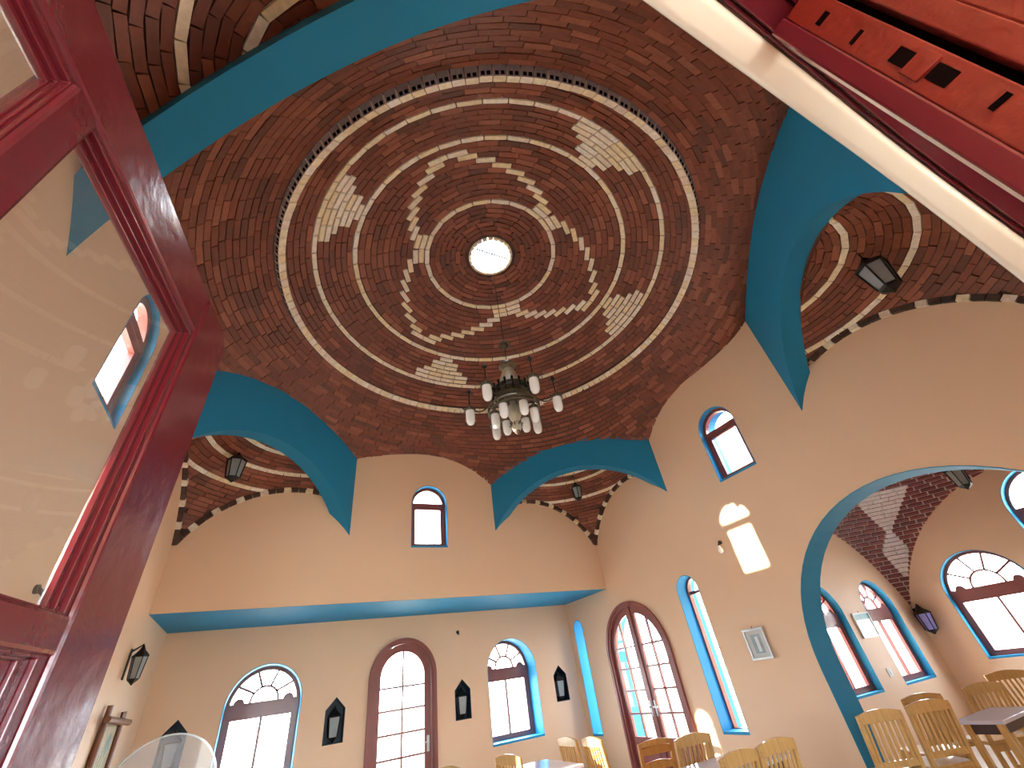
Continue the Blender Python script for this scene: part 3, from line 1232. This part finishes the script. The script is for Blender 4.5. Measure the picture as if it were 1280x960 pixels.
# ------------------------------------------------------------------ the entrance: reveal, steel frame, leaves
yo = CAM.y - 0.032
o = ringp(MB(), F_NEAR, entry(.03), entry(0), -.004, YN - yo)
o = o.build('trim_20', 'cream', bevel=0.021, segs=6)
for pl in o.data.polygons: pl.use_smooth = True; o['kind'] = 'structure'
dr = empty('door_3', (EX0, YN, 0)); dr['kind'] = 'structure'


def dput(mb, nm, mat, parent=dr, **k):
    mb.v = [(v[0] - EX0, v[1] - YN, v[2]) for v in mb.v]
    return mb.build(nm, mat, parent, **k)


y1 = yo - 0.003
for nm, x0, x1, ya, yb, mt in (('frame_stop', .010, .05, y1 - .008, y1, 'maroon'), ('frame_rebate', .002, .05, y1 - .05, y1 - .010, 'maroon'), ('frame_outer', -.006, .05, y1 - .11, y1 - .052, 'maroon')):
    dput(ringp(MB(), F_NEAR, entry(x1), entry(x0), YN - yb, YN - ya), nm, mt, bevel=.003)
# strike post that the glazed leaf closes against
RX = CAM.x + .62
cy = CAM.y
zt = EZ - .012
ps = dput(MB().box((RX, cy - .066, .004), (RX + .06, cy - .040, zt)), 'strike_post', 'maroon', bevel=.003)
f_ = dput(MB().box((RX + .005, cy - .110, .004), (RX + .06, cy - .0665, zt)), 'strike_face', 'redoxide', ps, bevel=.002)
for z_, hh, yy in ((.605, .030, .088), (.535, .034, .090), (.70, .007, .085), (.45, .008, .092), (.79, .012, .086)):
    dput(MB().box((RX + .0035, cy - yy - .009, EYE + z_ - hh / 2), (RX + .0062, cy - yy + .009, EYE + z_ + hh / 2)), 'latch_hole_shade', 'hole_shade', ps)  # dark slabs coloured for the shade inside latch holes
dput(MB().box((RX + .001, cy - .104, EYE + .555), (RX + .006, cy - .074, EYE + .588)), 'strike_plate', 'redoxide', ps, bevel=.001)
dput(MB().box((RX + .03, cy - .122, .004), (RX + .06, cy - .111, zt)), 'shadow_groove', 'hole_shade', ps)  # bottom coloured near-black for the shade in the groove
dput(MB().box((RX + .004, cy - .150, .004), (RX + .06, cy - .1225, zt)), 'outer_stop', 'redoxide', ps, bevel=.002)
dput(MB().box((RX + .012, cy - .62, .02), (RX + .055, cy - .151, zt + .25)), 'shutter_leaf', 'redoxide', bevel=.003)
dput(MB().box((RX + .061, cy - .084, .004), (EX1, cy - .078, zt)), 'added_side_pane', 'doorglass')  # unseen side panel, glazed to let daylight onto the reveal
# glazed leaf swung into the hall
Hg = CAM + Vector((-.4245, .036, -EYE))
hd = Vector((.177, .984, 0)).normalized()
hn = Vector((hd.y, -hd.x, 0))
FL = Fr(Hg, hd, -hn)
# closed-loop leaf built of stiles, rails and muntins
leaf = empty('leaf', (0, 0, 0), 0, dr)
TH = 0.05


def lput(mb, nm, mat, **k):
    mb.v = [(v[0] - EX0, v[1] - YN, v[2]) for v in mb.v]
    return mb.build(nm, mat, leaf, **k)


def lbox(nm, s0, s1, z0, z1, w0=0.0, w1=TH, mat='maroon', bevel=.006):
    return lput(prism(MB(), FL, rect(s0, s1, z0, z1), w0, w1), nm, mat, bevel=bevel)


ZTOP = EYE + .85
lp = [(.885, 0.03), (1.05, 0.03)] + [(1.05 - .05 + .05 * math.cos(t * math.pi / 12), ZTOP - .05 + .05 * math.sin(t * math.pi / 12)) for t in range(7)] + [(.885, ZTOP)]
lput(prism(MB(), FL, lp, 0, TH), 'stile', 'maroon', bevel=.006)
lbox('stile', 0.0, .10, 0.03, ZTOP)
lbox('top_rail', .10, .885, EYE + .735, ZTOP)
lbox('muntin', .385, .44, EYE + .165, EYE + .735)
lbox('lock_rail', .10, .885, EYE + .113, EYE + .163)
lbox('bottom_panel', .10, .885, 0.03, 0.75)
lbox('lower_muntin', .385, .44, 0.75, EYE + .113)


def mould(s0, s1, z0, z1, gl, gr, gb, gt):
    m_ = MB()
    for f0, f1, w0, w1 in ((0.0, .36, .006, TH - .006), (.36, .7, .014, TH - .014), (.7, 1.0, .020, TH - .020)):
        q = lambda f: rect(s0 + gl * f, s1 - gr * f, z0 + gb * f, z1 - gt * f)
        ringp(m_, FL, q(f0), q(f1), w0, w1)
    lput(m_, 'glazing_bead', 'maroon', bevel=.002)
    lput(prism(MB(), FL, rect(s0 + gl, s1 - gr, z0 + gb, z1 - gt), TH / 2 - .002, TH / 2 + .002), 'glass_pane', 'doorglass')


mould(.44, .885, EYE + .163, EYE + .735, .008, .034, .008, .030)
mould(.10, .385, EYE + .163, EYE + .735, .034, .008, .008, .030)
mould(.44, .885, .75, EYE + .113, .010, .07, .045, .010)
mould(.10, .385, .75, EYE + .113, .045, .010, .045, .010)

# unseen porch added outside the entrance to darken the doorway
pm = MB()
pm.box((EX0 - 1.4, YN - 3.4, 2.95), (EX1 + 1.4, YN - .37, 3.1))
pm.build('ceiling_shade_porch', 'plaster')['kind'] = 'structure'
for nm, x0, x1, z0 in (('wall_shade_porch_front', EX0 - 1.4, EX0 - .2, -.1), ('wall_shade_porch_front_right', EX1 + .2, EX1 + 1.4, -.1), ('wall_shade_porch_front_lintel', EX0 - .2, EX1 + .2, 2.2)):
    pm = MB().box((x0, YN - 3.4, z0), (x1, YN - 3.25, 2.95))
    pm.build(nm, 'plaster')['kind'] = 'structure'
for nm, x in (('wall_shade_porch_left', EX0 - 1.4), ('wall_shade_porch_right', EX1 + 1.25)):
    pm = MB().box((x, YN - 3.4, -.1), (x + .15, YN - .37, 2.95))
    pm.build(nm, 'plaster')['kind'] = 'structure'
pm = MB().box((EX0 - 1.4, YN - 3.4, -.12), (EX1 + 1.4, YN - .6, -.002))
pm.build('floor_shade_porch', 'floor')['kind'] = 'structure'

# ------------------------------------------------------------------ chandelier
ch = setp(empty('chandelier', (0, 0, 0)), 'brass chandelier with white frosted lamps hanging under the dome', 'chandelier')
zz = lambda z: Z(z)
MB().bar((0, 0, zz(.95)), (0, 0, zoc + .08), .004, 6).build('rod', 'iron', ch)
bl = MB()
bl.ring(.075, .012, (0, 0, zz(1.03)), 16, 5)
bl.lathe([(.01, -.07), (.045, -.03), (.055, 0), (.045, .03), (.01, .07)], 10, (0, 0, zz(1.03)))
for k in range(6):
    t = k * math.pi / 3
    bl.bar((.055 * math.cos(t), .055 * math.sin(t), zz(1.03)), (.075 * math.cos(t), .075 * math.sin(t), zz(1.03)), .006, 4)
bl.build('hanging_ball', 'brass', ch)
MB().lathe([(.02, .50), (.10, .47), (.115, .44), (.07, .41), (.06, .39)], 16, (0, 0, zz(.80))).build('top_cap', 'brass', ch, smooth=True)
MB().lathe([(.06, .39), (.085, .34), (.12, .24), (.155, .15), (.17, .10)], 16, (0, 0, zz(.80))).build('bell', 'antique', ch, smooth=True)
MB().lathe([(.17, .10), (.215, .09), (.225, .05), (.215, -.02), (.225, -.06), (.20, -.08), (.10, -.10)], 24, (0, 0, zz(.80))).build('drum', 'brass', ch, smooth=True)
rg = MB()
rg.ring(.30, .014, (0, 0, zz(.745)), 36, 6)
rg.ring(.30, .010, (0, 0, zz(.745) - .05), 36, 6)
for k in range(36):
    t = k * math.pi / 18
    rg.bar((.30 * math.cos(t), .30 * math.sin(t), zz(.745)), (.30 * math.cos(t), .30 * math.sin(t), zz(.745) - .05), .006, 4)
for k in range(6):
    t = k * math.pi / 3 + .26
    rg.bar((.20 * math.cos(t), .20 * math.sin(t), zz(.78)), (.30 * math.cos(t), .30 * math.sin(t), zz(.745)), .010, 5)
rg.build('lower_ring', 'brass', ch)
MB().lathe([(.03, .0), (.075, -.10), (.085, -.18), (.06, -.25), (.03, -.29), (.055, -.33), (.06, -.36), (.045, -.40), (.015, -.43)], 14, (0, 0, zz(.775))).build('central_stem', 'antique', ch, smooth=True)
om = MB()
for k in range(16):
    t = k * math.pi / 8
    om.bar((.228 * math.cos(t), .228 * math.sin(t), zz(.80) + .075), (.228 * math.cos(t), .228 * math.sin(t), zz(.80) - .05), .010, 5)
    om.lathe([(.004, -.02), (.018, -.005), (.018, .012), (.006, .04)], 6, (.222 * math.cos(t), .222 * math.sin(t), zz(.80) + .10))
om.ring(.228, .010, (0, 0, zz(.80) + .02), 28, 5)
om.build('drum_ornament', 'iron', ch)
fm = MB()
for k in range(8):
    t = k * math.pi / 4
    fm.bar((.02 * math.cos(t), .02 * math.sin(t), zz(.66)), (.08 * math.cos(t), .08 * math.sin(t), zz(.66) + .08), .008, 4)
fm.lathe([(.01, -.05), (.035, -.02), (.035, .02), (.01, .05)], 8, (0, 0, zz(.66)))
fm.build('finial', 'brass', ch)


def lampunit(x, y, z, s, knob):
    ga = MB().lathe([(.012, -.20), (.038, -.185), (.052, -.15), (.055, -.08), (.052, 0.0)], 12, (0, 0, 0))
    g = ga.build('lamp_glass', 'frost', ch, smooth=True)
    g.location = (x, y, z); g.scale = (s, s, s)
    cp = MB().lathe([(.058, -.012), (.07, .0), (.07, .015), (.045, .04), (.02, .06)], 10)
    for k in range(6):
        t = k * math.pi / 3
        cp.bar((.065 * math.cos(t), .065 * math.sin(t), 0), (.095 * math.cos(t), .095 * math.sin(t), .012), .008, 4)
    c = cp.build('lamp_holder', 'brass', ch)
    c.location = (x, y, z); c.scale = (s, s, s)
    if knob:
        kb = MB()
        kb.bar((0, 0, .05), (0, 0, .26), .006, 5)
        kb.lathe([(.008, .24), (.032, .265), (.022, .29), (.006, .32)], 8)
        q = kb.build('lamp_finial', 'iron', ch)
        q.location = (x, y, z)


base_ang = math.atan2(CAM.y, CAM.x)
for k in range(6):
    t = base_ang + math.radians(30 + 60 * k)
    x, y = .52 * math.cos(t), .52 * math.sin(t)
    lampunit(x, y, zz(.735) + .10, 1.0, True)
    am = MB()
    pv = Vector((.21 * math.cos(t), .21 * math.sin(t), zz(.80)))
    for q in range(1, 7):
        f = q / 6
        rr_ = .21 + .31 * f
        nx = Vector((rr_ * math.cos(t), rr_ * math.sin(t), zz(.80) - .10 * math.sin(f * math.pi) + (zz(.735) + .11 - zz(.80)) * f))
        am.bar(pv, nx, .010, 5)
        pv = nx
    am.build('arm', 'brass', ch)
    t2 = t
    lampunit(.23 * math.cos(t2), .23 * math.sin(t2), zz(.745) - .04, .95, False)

# ------------------------------------------------------------------ lanterns


def lantern(name, label, cat, loc, s=1.0, mode='hang', drop=0.4, glass='lampglass', yaw=0.0, group=None, sides=6):
    """Origin at the foot of the lantern body; body about 0.40 m tall at s=1."""
    r = setp(empty(name, loc, yaw), label, cat, group)
    q = lambda mb, nm, mt, **k: mb.build(nm, mt, r, **k)
    R0, R1, H0 = .085 * s, .115 * s, .24 * s
    q(MB().lathe([(.01 * s, -.05 * s), (.03 * s, -.03 * s), (.075 * s, .0), (.09 * s, .02 * s)], sides), 'base', 'iron')
    for k in range(sides):
        t, t1 = 2 * math.pi * k / sides, 2 * math.pi * (k + 1) / sides
        q(MB().bar((R0 * math.cos(t), R0 * math.sin(t), .02 * s), (R1 * math.cos(t), R1 * math.sin(t), .02 * s + H0), .009 * s, 4), 'post', 'iron')
        g = .94
        P = [Vector((R0 * g * math.cos(a), R0 * g * math.sin(a), .022 * s)) for a in (t, t1)] + [Vector((R1 * g * math.cos(a), R1 * g * math.sin(a), .018 * s + H0)) for a in (t1, t)]
        c = sum(P, Vector()) / 4
        inw = Vector((c.x, c.y, 0)).normalized() * -.004 * s
        q(MB().hexa(P + [p + inw for p in P]), 'glass_panel', glass)
    q(MB().lathe([(.125 * s, .26 * s), (.13 * s, .275 * s), (.09 * s, .31 * s), (.05 * s, .34 * s), (.03 * s, .37 * s), (.012 * s, .40 * s)], sides), 'cap', 'iron')
    if mode == 'hang':
        q(MB().bar((0, 0, .39 * s), (0, 0, .40 * s + drop), .006, 5), 'hanging_rod', 'iron')
        q(MB().lathe([(.05, 0), (.075, .02), (.08, .035)], 12, (0, 0, .40 * s + drop - .03)), 'ceiling_rose', 'iron')
    elif mode == 'wall':       # +x local points away from the wall
        b = MB()
        b.box((-.16 * s, -.045 * s, .02 * s), (-.145 * s, .045 * s, .36 * s))
        b.beam((-.15 * s, 0, .33 * s), (0, 0, .41 * s), .02 * s, .02 * s)
        q(b, 'wall_bracket', 'iron')
    return r


GL = 'lanterns hung in the corner vaults'
lantern('hanging_lantern', 'dark iron lantern hanging in the corner vault beside the maroon door leaf', 'lantern', (-.842 * W, .79 * W, Z(.78)), 1.0, 'hang', .12, group=GL)
lantern('hanging_lantern', 'small dark lantern hanging in the corner vault behind the chandelier', 'lantern', (.805 * W, .806 * W, Z(.785)), .85, 'hang', .12, group=GL)
lantern('hanging_lantern', 'grey-glass lantern seen from below in the corner vault beside the cream door reveal', 'lantern', (.784 * W, -.822 * W, Z(.755)), 1.15, 'hang', .14, group=GL)
lantern('hanging_lantern', 'dark lantern hanging at the crown of the big blue arch, seen against the annex wall', 'lantern', (1.75 * W, -.42 * W, Z(.40)), .9, 'hang', 1.13)
lantern('wall_lantern', 'wall lantern, violet window reflection painted on its glass, in the annex corner at the foot of the brick vault', 'lantern', (AX1 - .18, AY1 - .18, Z(-.055)), 1.05, 'wall', glass='reflglass', yaw=math.radians(225))
lantern('wall_lantern', 'iron wall lantern on the left wall above the papyrus hanging', 'lantern', (-W + .10, .932 * W, Z(.158)), .62, 'wall', yaw=0.0).scale = (1, 1, 1.35)
NL = ['lantern in the navy niche behind the clear rounded screen', 'lantern in the navy niche between the left window and the glazed door',
      'lantern in the navy niche between the glazed door and the right window', 'lantern in the navy niche beside the narrow blue slit window']
for u, lb in zip(NICHES, NL):
    lantern('niche_lantern', lb, 'lantern', (u * W, YR + .09, Z(-.111) + .05 * 1.0 + .008), 1.0, 'stand', group='lanterns standing in the wall niches', sides=4, yaw=math.pi / 4)

# ------------------------------------------------------------------ tables and chairs


def make_chair(ladder=False, wood='wood'):
    r = empty('dining_chair')
    q = lambda mb, nm, **k: mb.build(nm, wood, r, **k)
    lean = lambda z: -.20 - .085 * max(0, (z - .44)) / .5
    for s in (-1, 1):
        a = MB()
        a.beam((s * .195, -.21, 0), (s * .195, -.20, .44), .038, .042)
        q(a, 'rear_leg', bevel=.004)
        a = MB()
        a.beam((s * .195, -.20, .44), (s * .20, lean(.91), .91), .038, .036)
        q(a, 'back_post', bevel=.004)
        a = MB()
        a.beam((s * .195, .20, 0), (s * .195, .20, .43), .04, .04)
        q(a, 'front_leg', bevel=.004)
        a = MB().beam((s * .195, -.19, .18), (s * .195, .19, .18), .02, .03)
        q(a, 'side_stretcher')
    q(MB().box((-.22, -.21, .435), (.22, .235, .47)), 'seat', bevel=.008)
    ap = MB(); ap.box((-.18, .185, .38), (.18, .205, .434)); ap.box((-.18, -.205, .38), (.18, -.19, .434))
    q(ap, 'apron')
    fr = Fr((0, 0, 0), (1, 0, 0), (0, 1, 0))
    if not ladder:
        top = [(-.21, .86), (.21, .86), (.22, .925)] + [(.22 - .44 * i / 10, .925 + .032 * math.sin(math.pi * i / 10)) for i in range(1, 10)] + [(-.22, .925)]
        c = MB(); prism(c, fr, top, lean(.9) - .016, lean(.9) + .016)
        q(c, 'crest_rail', bevel=.004)
        c = MB().beam((-.19, lean(.55), .55), (.19, lean(.55), .55), .024, .05)
        q(c, 'lower_rail')
        for k in range(7):
            x = -.156 + .052 * k
            c = MB().beam((x, lean(.565), .565), (x, lean(.87), .87), .024, .014)
            q(c, 'slat')
    else:
        for z in (.56, .69, .82, ):
            top = [(-.19, z), (.19, z)] + [(.19 - .38 * i / 8, z + .06 + .02 * math.sin(math.pi * i / 8)) for i in range(9)]
            c = MB(); prism(c, fr, top, lean(z) - .010, lean(z) + .010)
            q(c, 'ladder_rail', bevel=.003)
        top = [(-.22, .895), (.22, .895)] + [(.22 - .44 * i / 8, .93 + .025 * math.sin(math.pi * i / 8)) for i in range(9)]
        c = MB(); prism(c, fr, top, lean(.9) - .014, lean(.9) + .014)
        q(c, 'crest_rail', bevel=.003)
    return r


def dup(root):
    r = root.copy(); COL.objects.link(r)
    for c in root.children:
        k = c.copy(); COL.objects.link(k); k.parent = r
    return r


PROTO = {}


def chair(A, B, face, label, group=None, ladder=False, wood='wood', sc=1.0):
    """A, B: ends of the crest rail on plan; face: rough facing direction."""
    key = (ladder, wood)
    if key not in PROTO:
        PROTO[key] = make_chair(ladder, wood)
        r = PROTO[key]
    else:
        r = dup(PROTO[key])
    A, B = Vector((*A, 0)), Vector((*B, 0))
    x = (B - A).normalized()
    y = Vector((-x.y, x.x, 0))
    if y.dot(Vector((*face, 0))) < 0:
        y = -y
    c = (A + B) / 2
    rz = math.atan2(-y.x, y.y)
    r.location = c + y * 0.28 * sc
    r.scale = (sc, sc, sc)
    r.rotation_euler = (0, 0, rz)
    for k in ('group',):
        if k in r: del r[k]
    return setp(r, label, 'chair', group)


G1 = 'slat-backed chairs in the hall'
G2 = 'slat-backed chairs in the annex'
chair((.46, 2.46), (.60, 1.98), (1, 0), 'slat-back wooden chair under the arched window beside the glazed back door', G1)
chair((1.52, 2.72), (1.53, 2.32), (1, 0), 'slat-back chair nearer the arched back window of the two beside the narrow blue slit', G1)
chair((1.58, 2.24), (1.58, 1.84), (1, 0), 'slat-back chair nearer the double door of the two beside the narrow blue slit', G1)
chair((1.68, 1.23), (2.00, 1.16), (0, 1), 'orange ladder-back chair in front of the arched double door', None, True, 'orangewood', .96)
chair((1.74, .73), (2.11, .67), (0, 1), 'slat-back chair at the near jamb of the double door, behind the pale table', G1)
chair((1.13, -.38), (1.53, -.36), (0, 1), 'slat-back chair left of the pair below the tall blue slit window', G1)
chair((1.60, -.36), (1.98, -.39), (0, 1), 'slat-back chair right of the pair below the tall blue slit window', G1)
chair((-.22, 2.62), (-.02, 2.12), (1, 0), 'slat-back chair whose crest just shows below the glazed back door', G1)
chair((3.04, -.37), (3.42, -.59), (.4, .9), 'slat-back chair next to the blue jamb of the big arch', G2)
chair((3.58, -.55), (3.98, -.77), (.4, .9), 'slat-back chair in front of the annex table, nearest the viewer in the big arch', G2)
chair((4.12, -.28), (4.50, -.49), (.4, .9), 'slat-back chair half hidden behind the nearest annex chair', G2)
chair((4.82, -.58), (5.18, -.80), (.6, .8), 'slat-back chair on the far side of the annex table', G2)
chair((6.10, -.36), (6.36, -.66), (-.6, -.8), 'slat-back chair seen edge-on farthest into the annex', G2)


def table(x0, x1, y0, y1, label, rz=0):
    cx, cy = (x0 + x1) / 2, (y0 + y1) / 2
    r = setp(empty('dining_table', (cx, cy, 0), rz), label, 'table', 'pale topped dining tables')
    a, b = (x1 - x0) / 2, (y1 - y0) / 2
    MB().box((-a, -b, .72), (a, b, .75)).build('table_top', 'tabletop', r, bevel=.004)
    ap = MB()
    for s in (-1, 1):
        ap.box((-a + .05, s * (b - .06) - .01, .64), (a - .05, s * (b - .06) + .01, .719))
        ap.box((s * (a - .06) - .01, -b + .05, .64), (s * (a - .06) + .01, b - .05, .719))
    ap.build('apron', 'tablebase', r)
    for sx in (-1, 1):
        for sy in (-1, 1):
            MB().beam((sx * (a - .06), sy * (b - .06), 0), (sx * (a - .06), sy * (b - .06), .72), .05, .05).build('leg', 'wood', r)
    return r


table(.86, 1.36, 1.95, 2.86, 'pale table, bluish reflection painted in, below the right arched back window')
table(.95, 2.4, -.02, .60, 'pale table, bluish reflection painted in, in front of the arched double door')
table(4.07, 4.9, -1.06, -.68, 'pale table, bluish reflection painted in, with wooden legs inside the big arch')

# ------------------------------------------------------------------ things on the walls


def picture(name, label, fr, u0, u1, z0, z1, fw, frame_mat, kind):
    r = setp(empty(name, fr.p((u0 + u1) / 2, z0, 0)), label, 'picture')
    inv = Matrix.Translation(-Vector(r.location))

    def put(mb, nm, mt, parent=r):
        mb.v = [tuple(inv @ Vector(v)) for v in mb.v]
        return mb.build(nm, mt, parent)
    put(ringp(MB(), fr, rect(u0, u1, z0, z1), rect(u0 + fw, u1 - fw, z0 + fw, z1 - fw), -.03, -.002), 'frame', frame_mat)
    put(prism(MB(), fr, rect(u0 + fw, u1 - fw, z0 + fw, z1 - fw), -.014, -.003), 'mount', 'mat')
    if kind == 'portrait':
        g = (u1 - u0) * .27
        put(prism(MB(), fr, rect(u0 + g, u1 - g, z0 + g * .8, z1 - g * .8), -.016, -.0141), 'print', 'print')
        put(prism(MB(), fr, rect((u0 + u1) / 2 - .03, (u0 + u1) / 2 + .015, z0 + g, z1 - g * 1.1), -.0175, -.0161), 'pale_motif', 'printw')
    else:
        put(prism(MB(), fr, rect(u0 + fw, u1 - fw, z0 + fw, z1 - (z1 - z0) * .28), -.016, -.0141), 'print', 'printw')
        put(prism(MB(), fr, rect(u0 + fw, u1 - fw, z1 - (z1 - z0) * .28, z1 - fw), -.016, -.0141), 'teal_band', 'teal')
    put(MB().bar(fr.p((u0 + u1) / 2, z1, -.01), fr.p((u0 + u1) / 2, z1 + .03, -.006), .004, 5), 'hook', 'iron')
    return r


picture('framed_picture', 'small grey-framed upright picture on the right wall beside the big arch', F_RIGHT, .545, .855, 1.445, 1.785, .025, 'steel', 'portrait')
picture('framed_picture', 'teal and white picture hung between the two annex windows', F_AN, 6.63, 7.13, 1.465, 1.83, .02, 'plastic', 'landscape')
sw = setp(empty('light_switch', F_AN.p(6.86, .98)), 'small pale switch plate below the picture in the annex', 'switch')
m_ = MB(); m_.box((-.06, -.014, -.06), (.06, -.001, .06)); m_.build('plate', 'plastic', sw, bevel=.004)
m_ = MB(); m_.box((-.02, -.02, -.035), (.02, -.013, .035)); m_.build('rocker', 'plastic', sw)


def wallbulb(label, fr, u, z, lit=True):
    r = setp(empty('wall_bulb', fr.p(u, z, 0)), label, 'bulb')
    P = lambda a, b, c: fr.U * a + Vector((0, 0, b)) - fr.N * c
    MB().bar(P(0, .04, .001), P(0, .04, .02), .028, 10).build('rose', 'black', r)
    MB().bar(P(0, .04, .02), P(0, .0, .06), .014, 8).build('holder', 'black', r)
    if lit:
        b = MB().lathe([(.012, .0), (.02, -.03), (.034, -.065), (.034, -.085), (.018, -.108)], 10)
        o = b.build('bulb', 'frost', r, smooth=True)
        o.location = P(0, 0, .06)
    return r


wallbulb('bare bulb on the right wall under the high arched window', F_RIGHT, .655, 2.83)
wallbulb('tiny dark bulb holder on the back wall between the glazed door and right window', F_REC, 1.0, 2.47, False)
wallbulb('small hook lamp on the left wall seen through the door glass', F_LEFT, .30, 2.42)
wallbulb('tiny dark bulb holder high on the annex wall beside the brick vault', F_AN, 5.45, 2.62, False)

# papyrus hanging on bamboo-like sticks, left wall
pp = setp(empty('papyrus_hanging', (-W, 3.4, 1.2)), 'papyrus picture on brown wooden sticks hung on the left wall', 'picture')
X = .03
MB().bar((X, -.36, -.2), (X + .01, -.40, .74), .026, 8).build('side_stick', 'darkwood', pp)
MB().bar((X, .36, -.2), (X + .01, .30, .70), .026, 8).build('side_stick', 'darkwood', pp)
MB().bar((X + .045, -.52, .62), (X + .045, .52, .60), .03, 8).build('top_stick', 'darkwood', pp)
MB().box((.008, -.36, -.2), (.022, .33, .59)).build('papyrus_sheet', 'papyrus', pp)
ik = MB()
for k in range(5):
    y = -.25 + .11 * k
    ik.beam((.0235, y, -.1 + .05 * k), (.0235, y + .14, .35 + .03 * (k % 3)), .03, .003)
ik.lathe([(.01, -.1), (.09, -.02), (.08, .06), (.01, .1)], 8, (.0, .1, .42))
ik.v = [(min(max(v[0], .0225), .0245), v[1], v[2]) for v in ik.v]
ik.build('painted_figure', 'ink', pp)

# clear rounded screen standing on a host stand
hs = setp(empty('host_stand', (-2.37, -1.40, 0)), 'wooden host stand below the clear rounded screen', 'stand')
MB().box((-.20, -.15, 0), (.20, .15, .06)).build('base', 'darkwood', hs, bevel=.005)
MB().box((-.15, -.10, .06), (.15, .10, 1.02)).build('body', 'darkwood', hs, bevel=.005)
MB().box((-.22, -.17, 1.02), (.22, .17, 1.06)).build('top', 'darkwood', hs, bevel=.005)
cs = setp(empty('clear_screen', (-2.362, -1.381, 1.06)), 'clear round-topped acrylic screen in front of the left niche', 'screen')
fs = Fr((0, 0, 0), (1, 0, 0), (0, 1, 0))
sp = [(-.155, .02), (.155, .02)] + [(.155 * math.cos(t * math.pi / 24), .40 + .15 * math.sin(t * math.pi / 24)) for t in range(25)]
s2 = [(-.150, .025), (.150, .025)] + [(.150 * math.cos(t * math.pi / 24), .40 + .145 * math.sin(t * math.pi / 24)) for t in range(25)]
prism(MB(), fs, sp, 0, .006).build('panel', 'acrylic', cs)
ringp(MB(), fs, sp, s2, -.002, .008).build('polished_edge', 'lampglass', cs)
MB().box((-.17, -.02, .0), (.17, .026, .02)).build('foot', 'black', cs)
for o_ in (hs, cs):
    pass
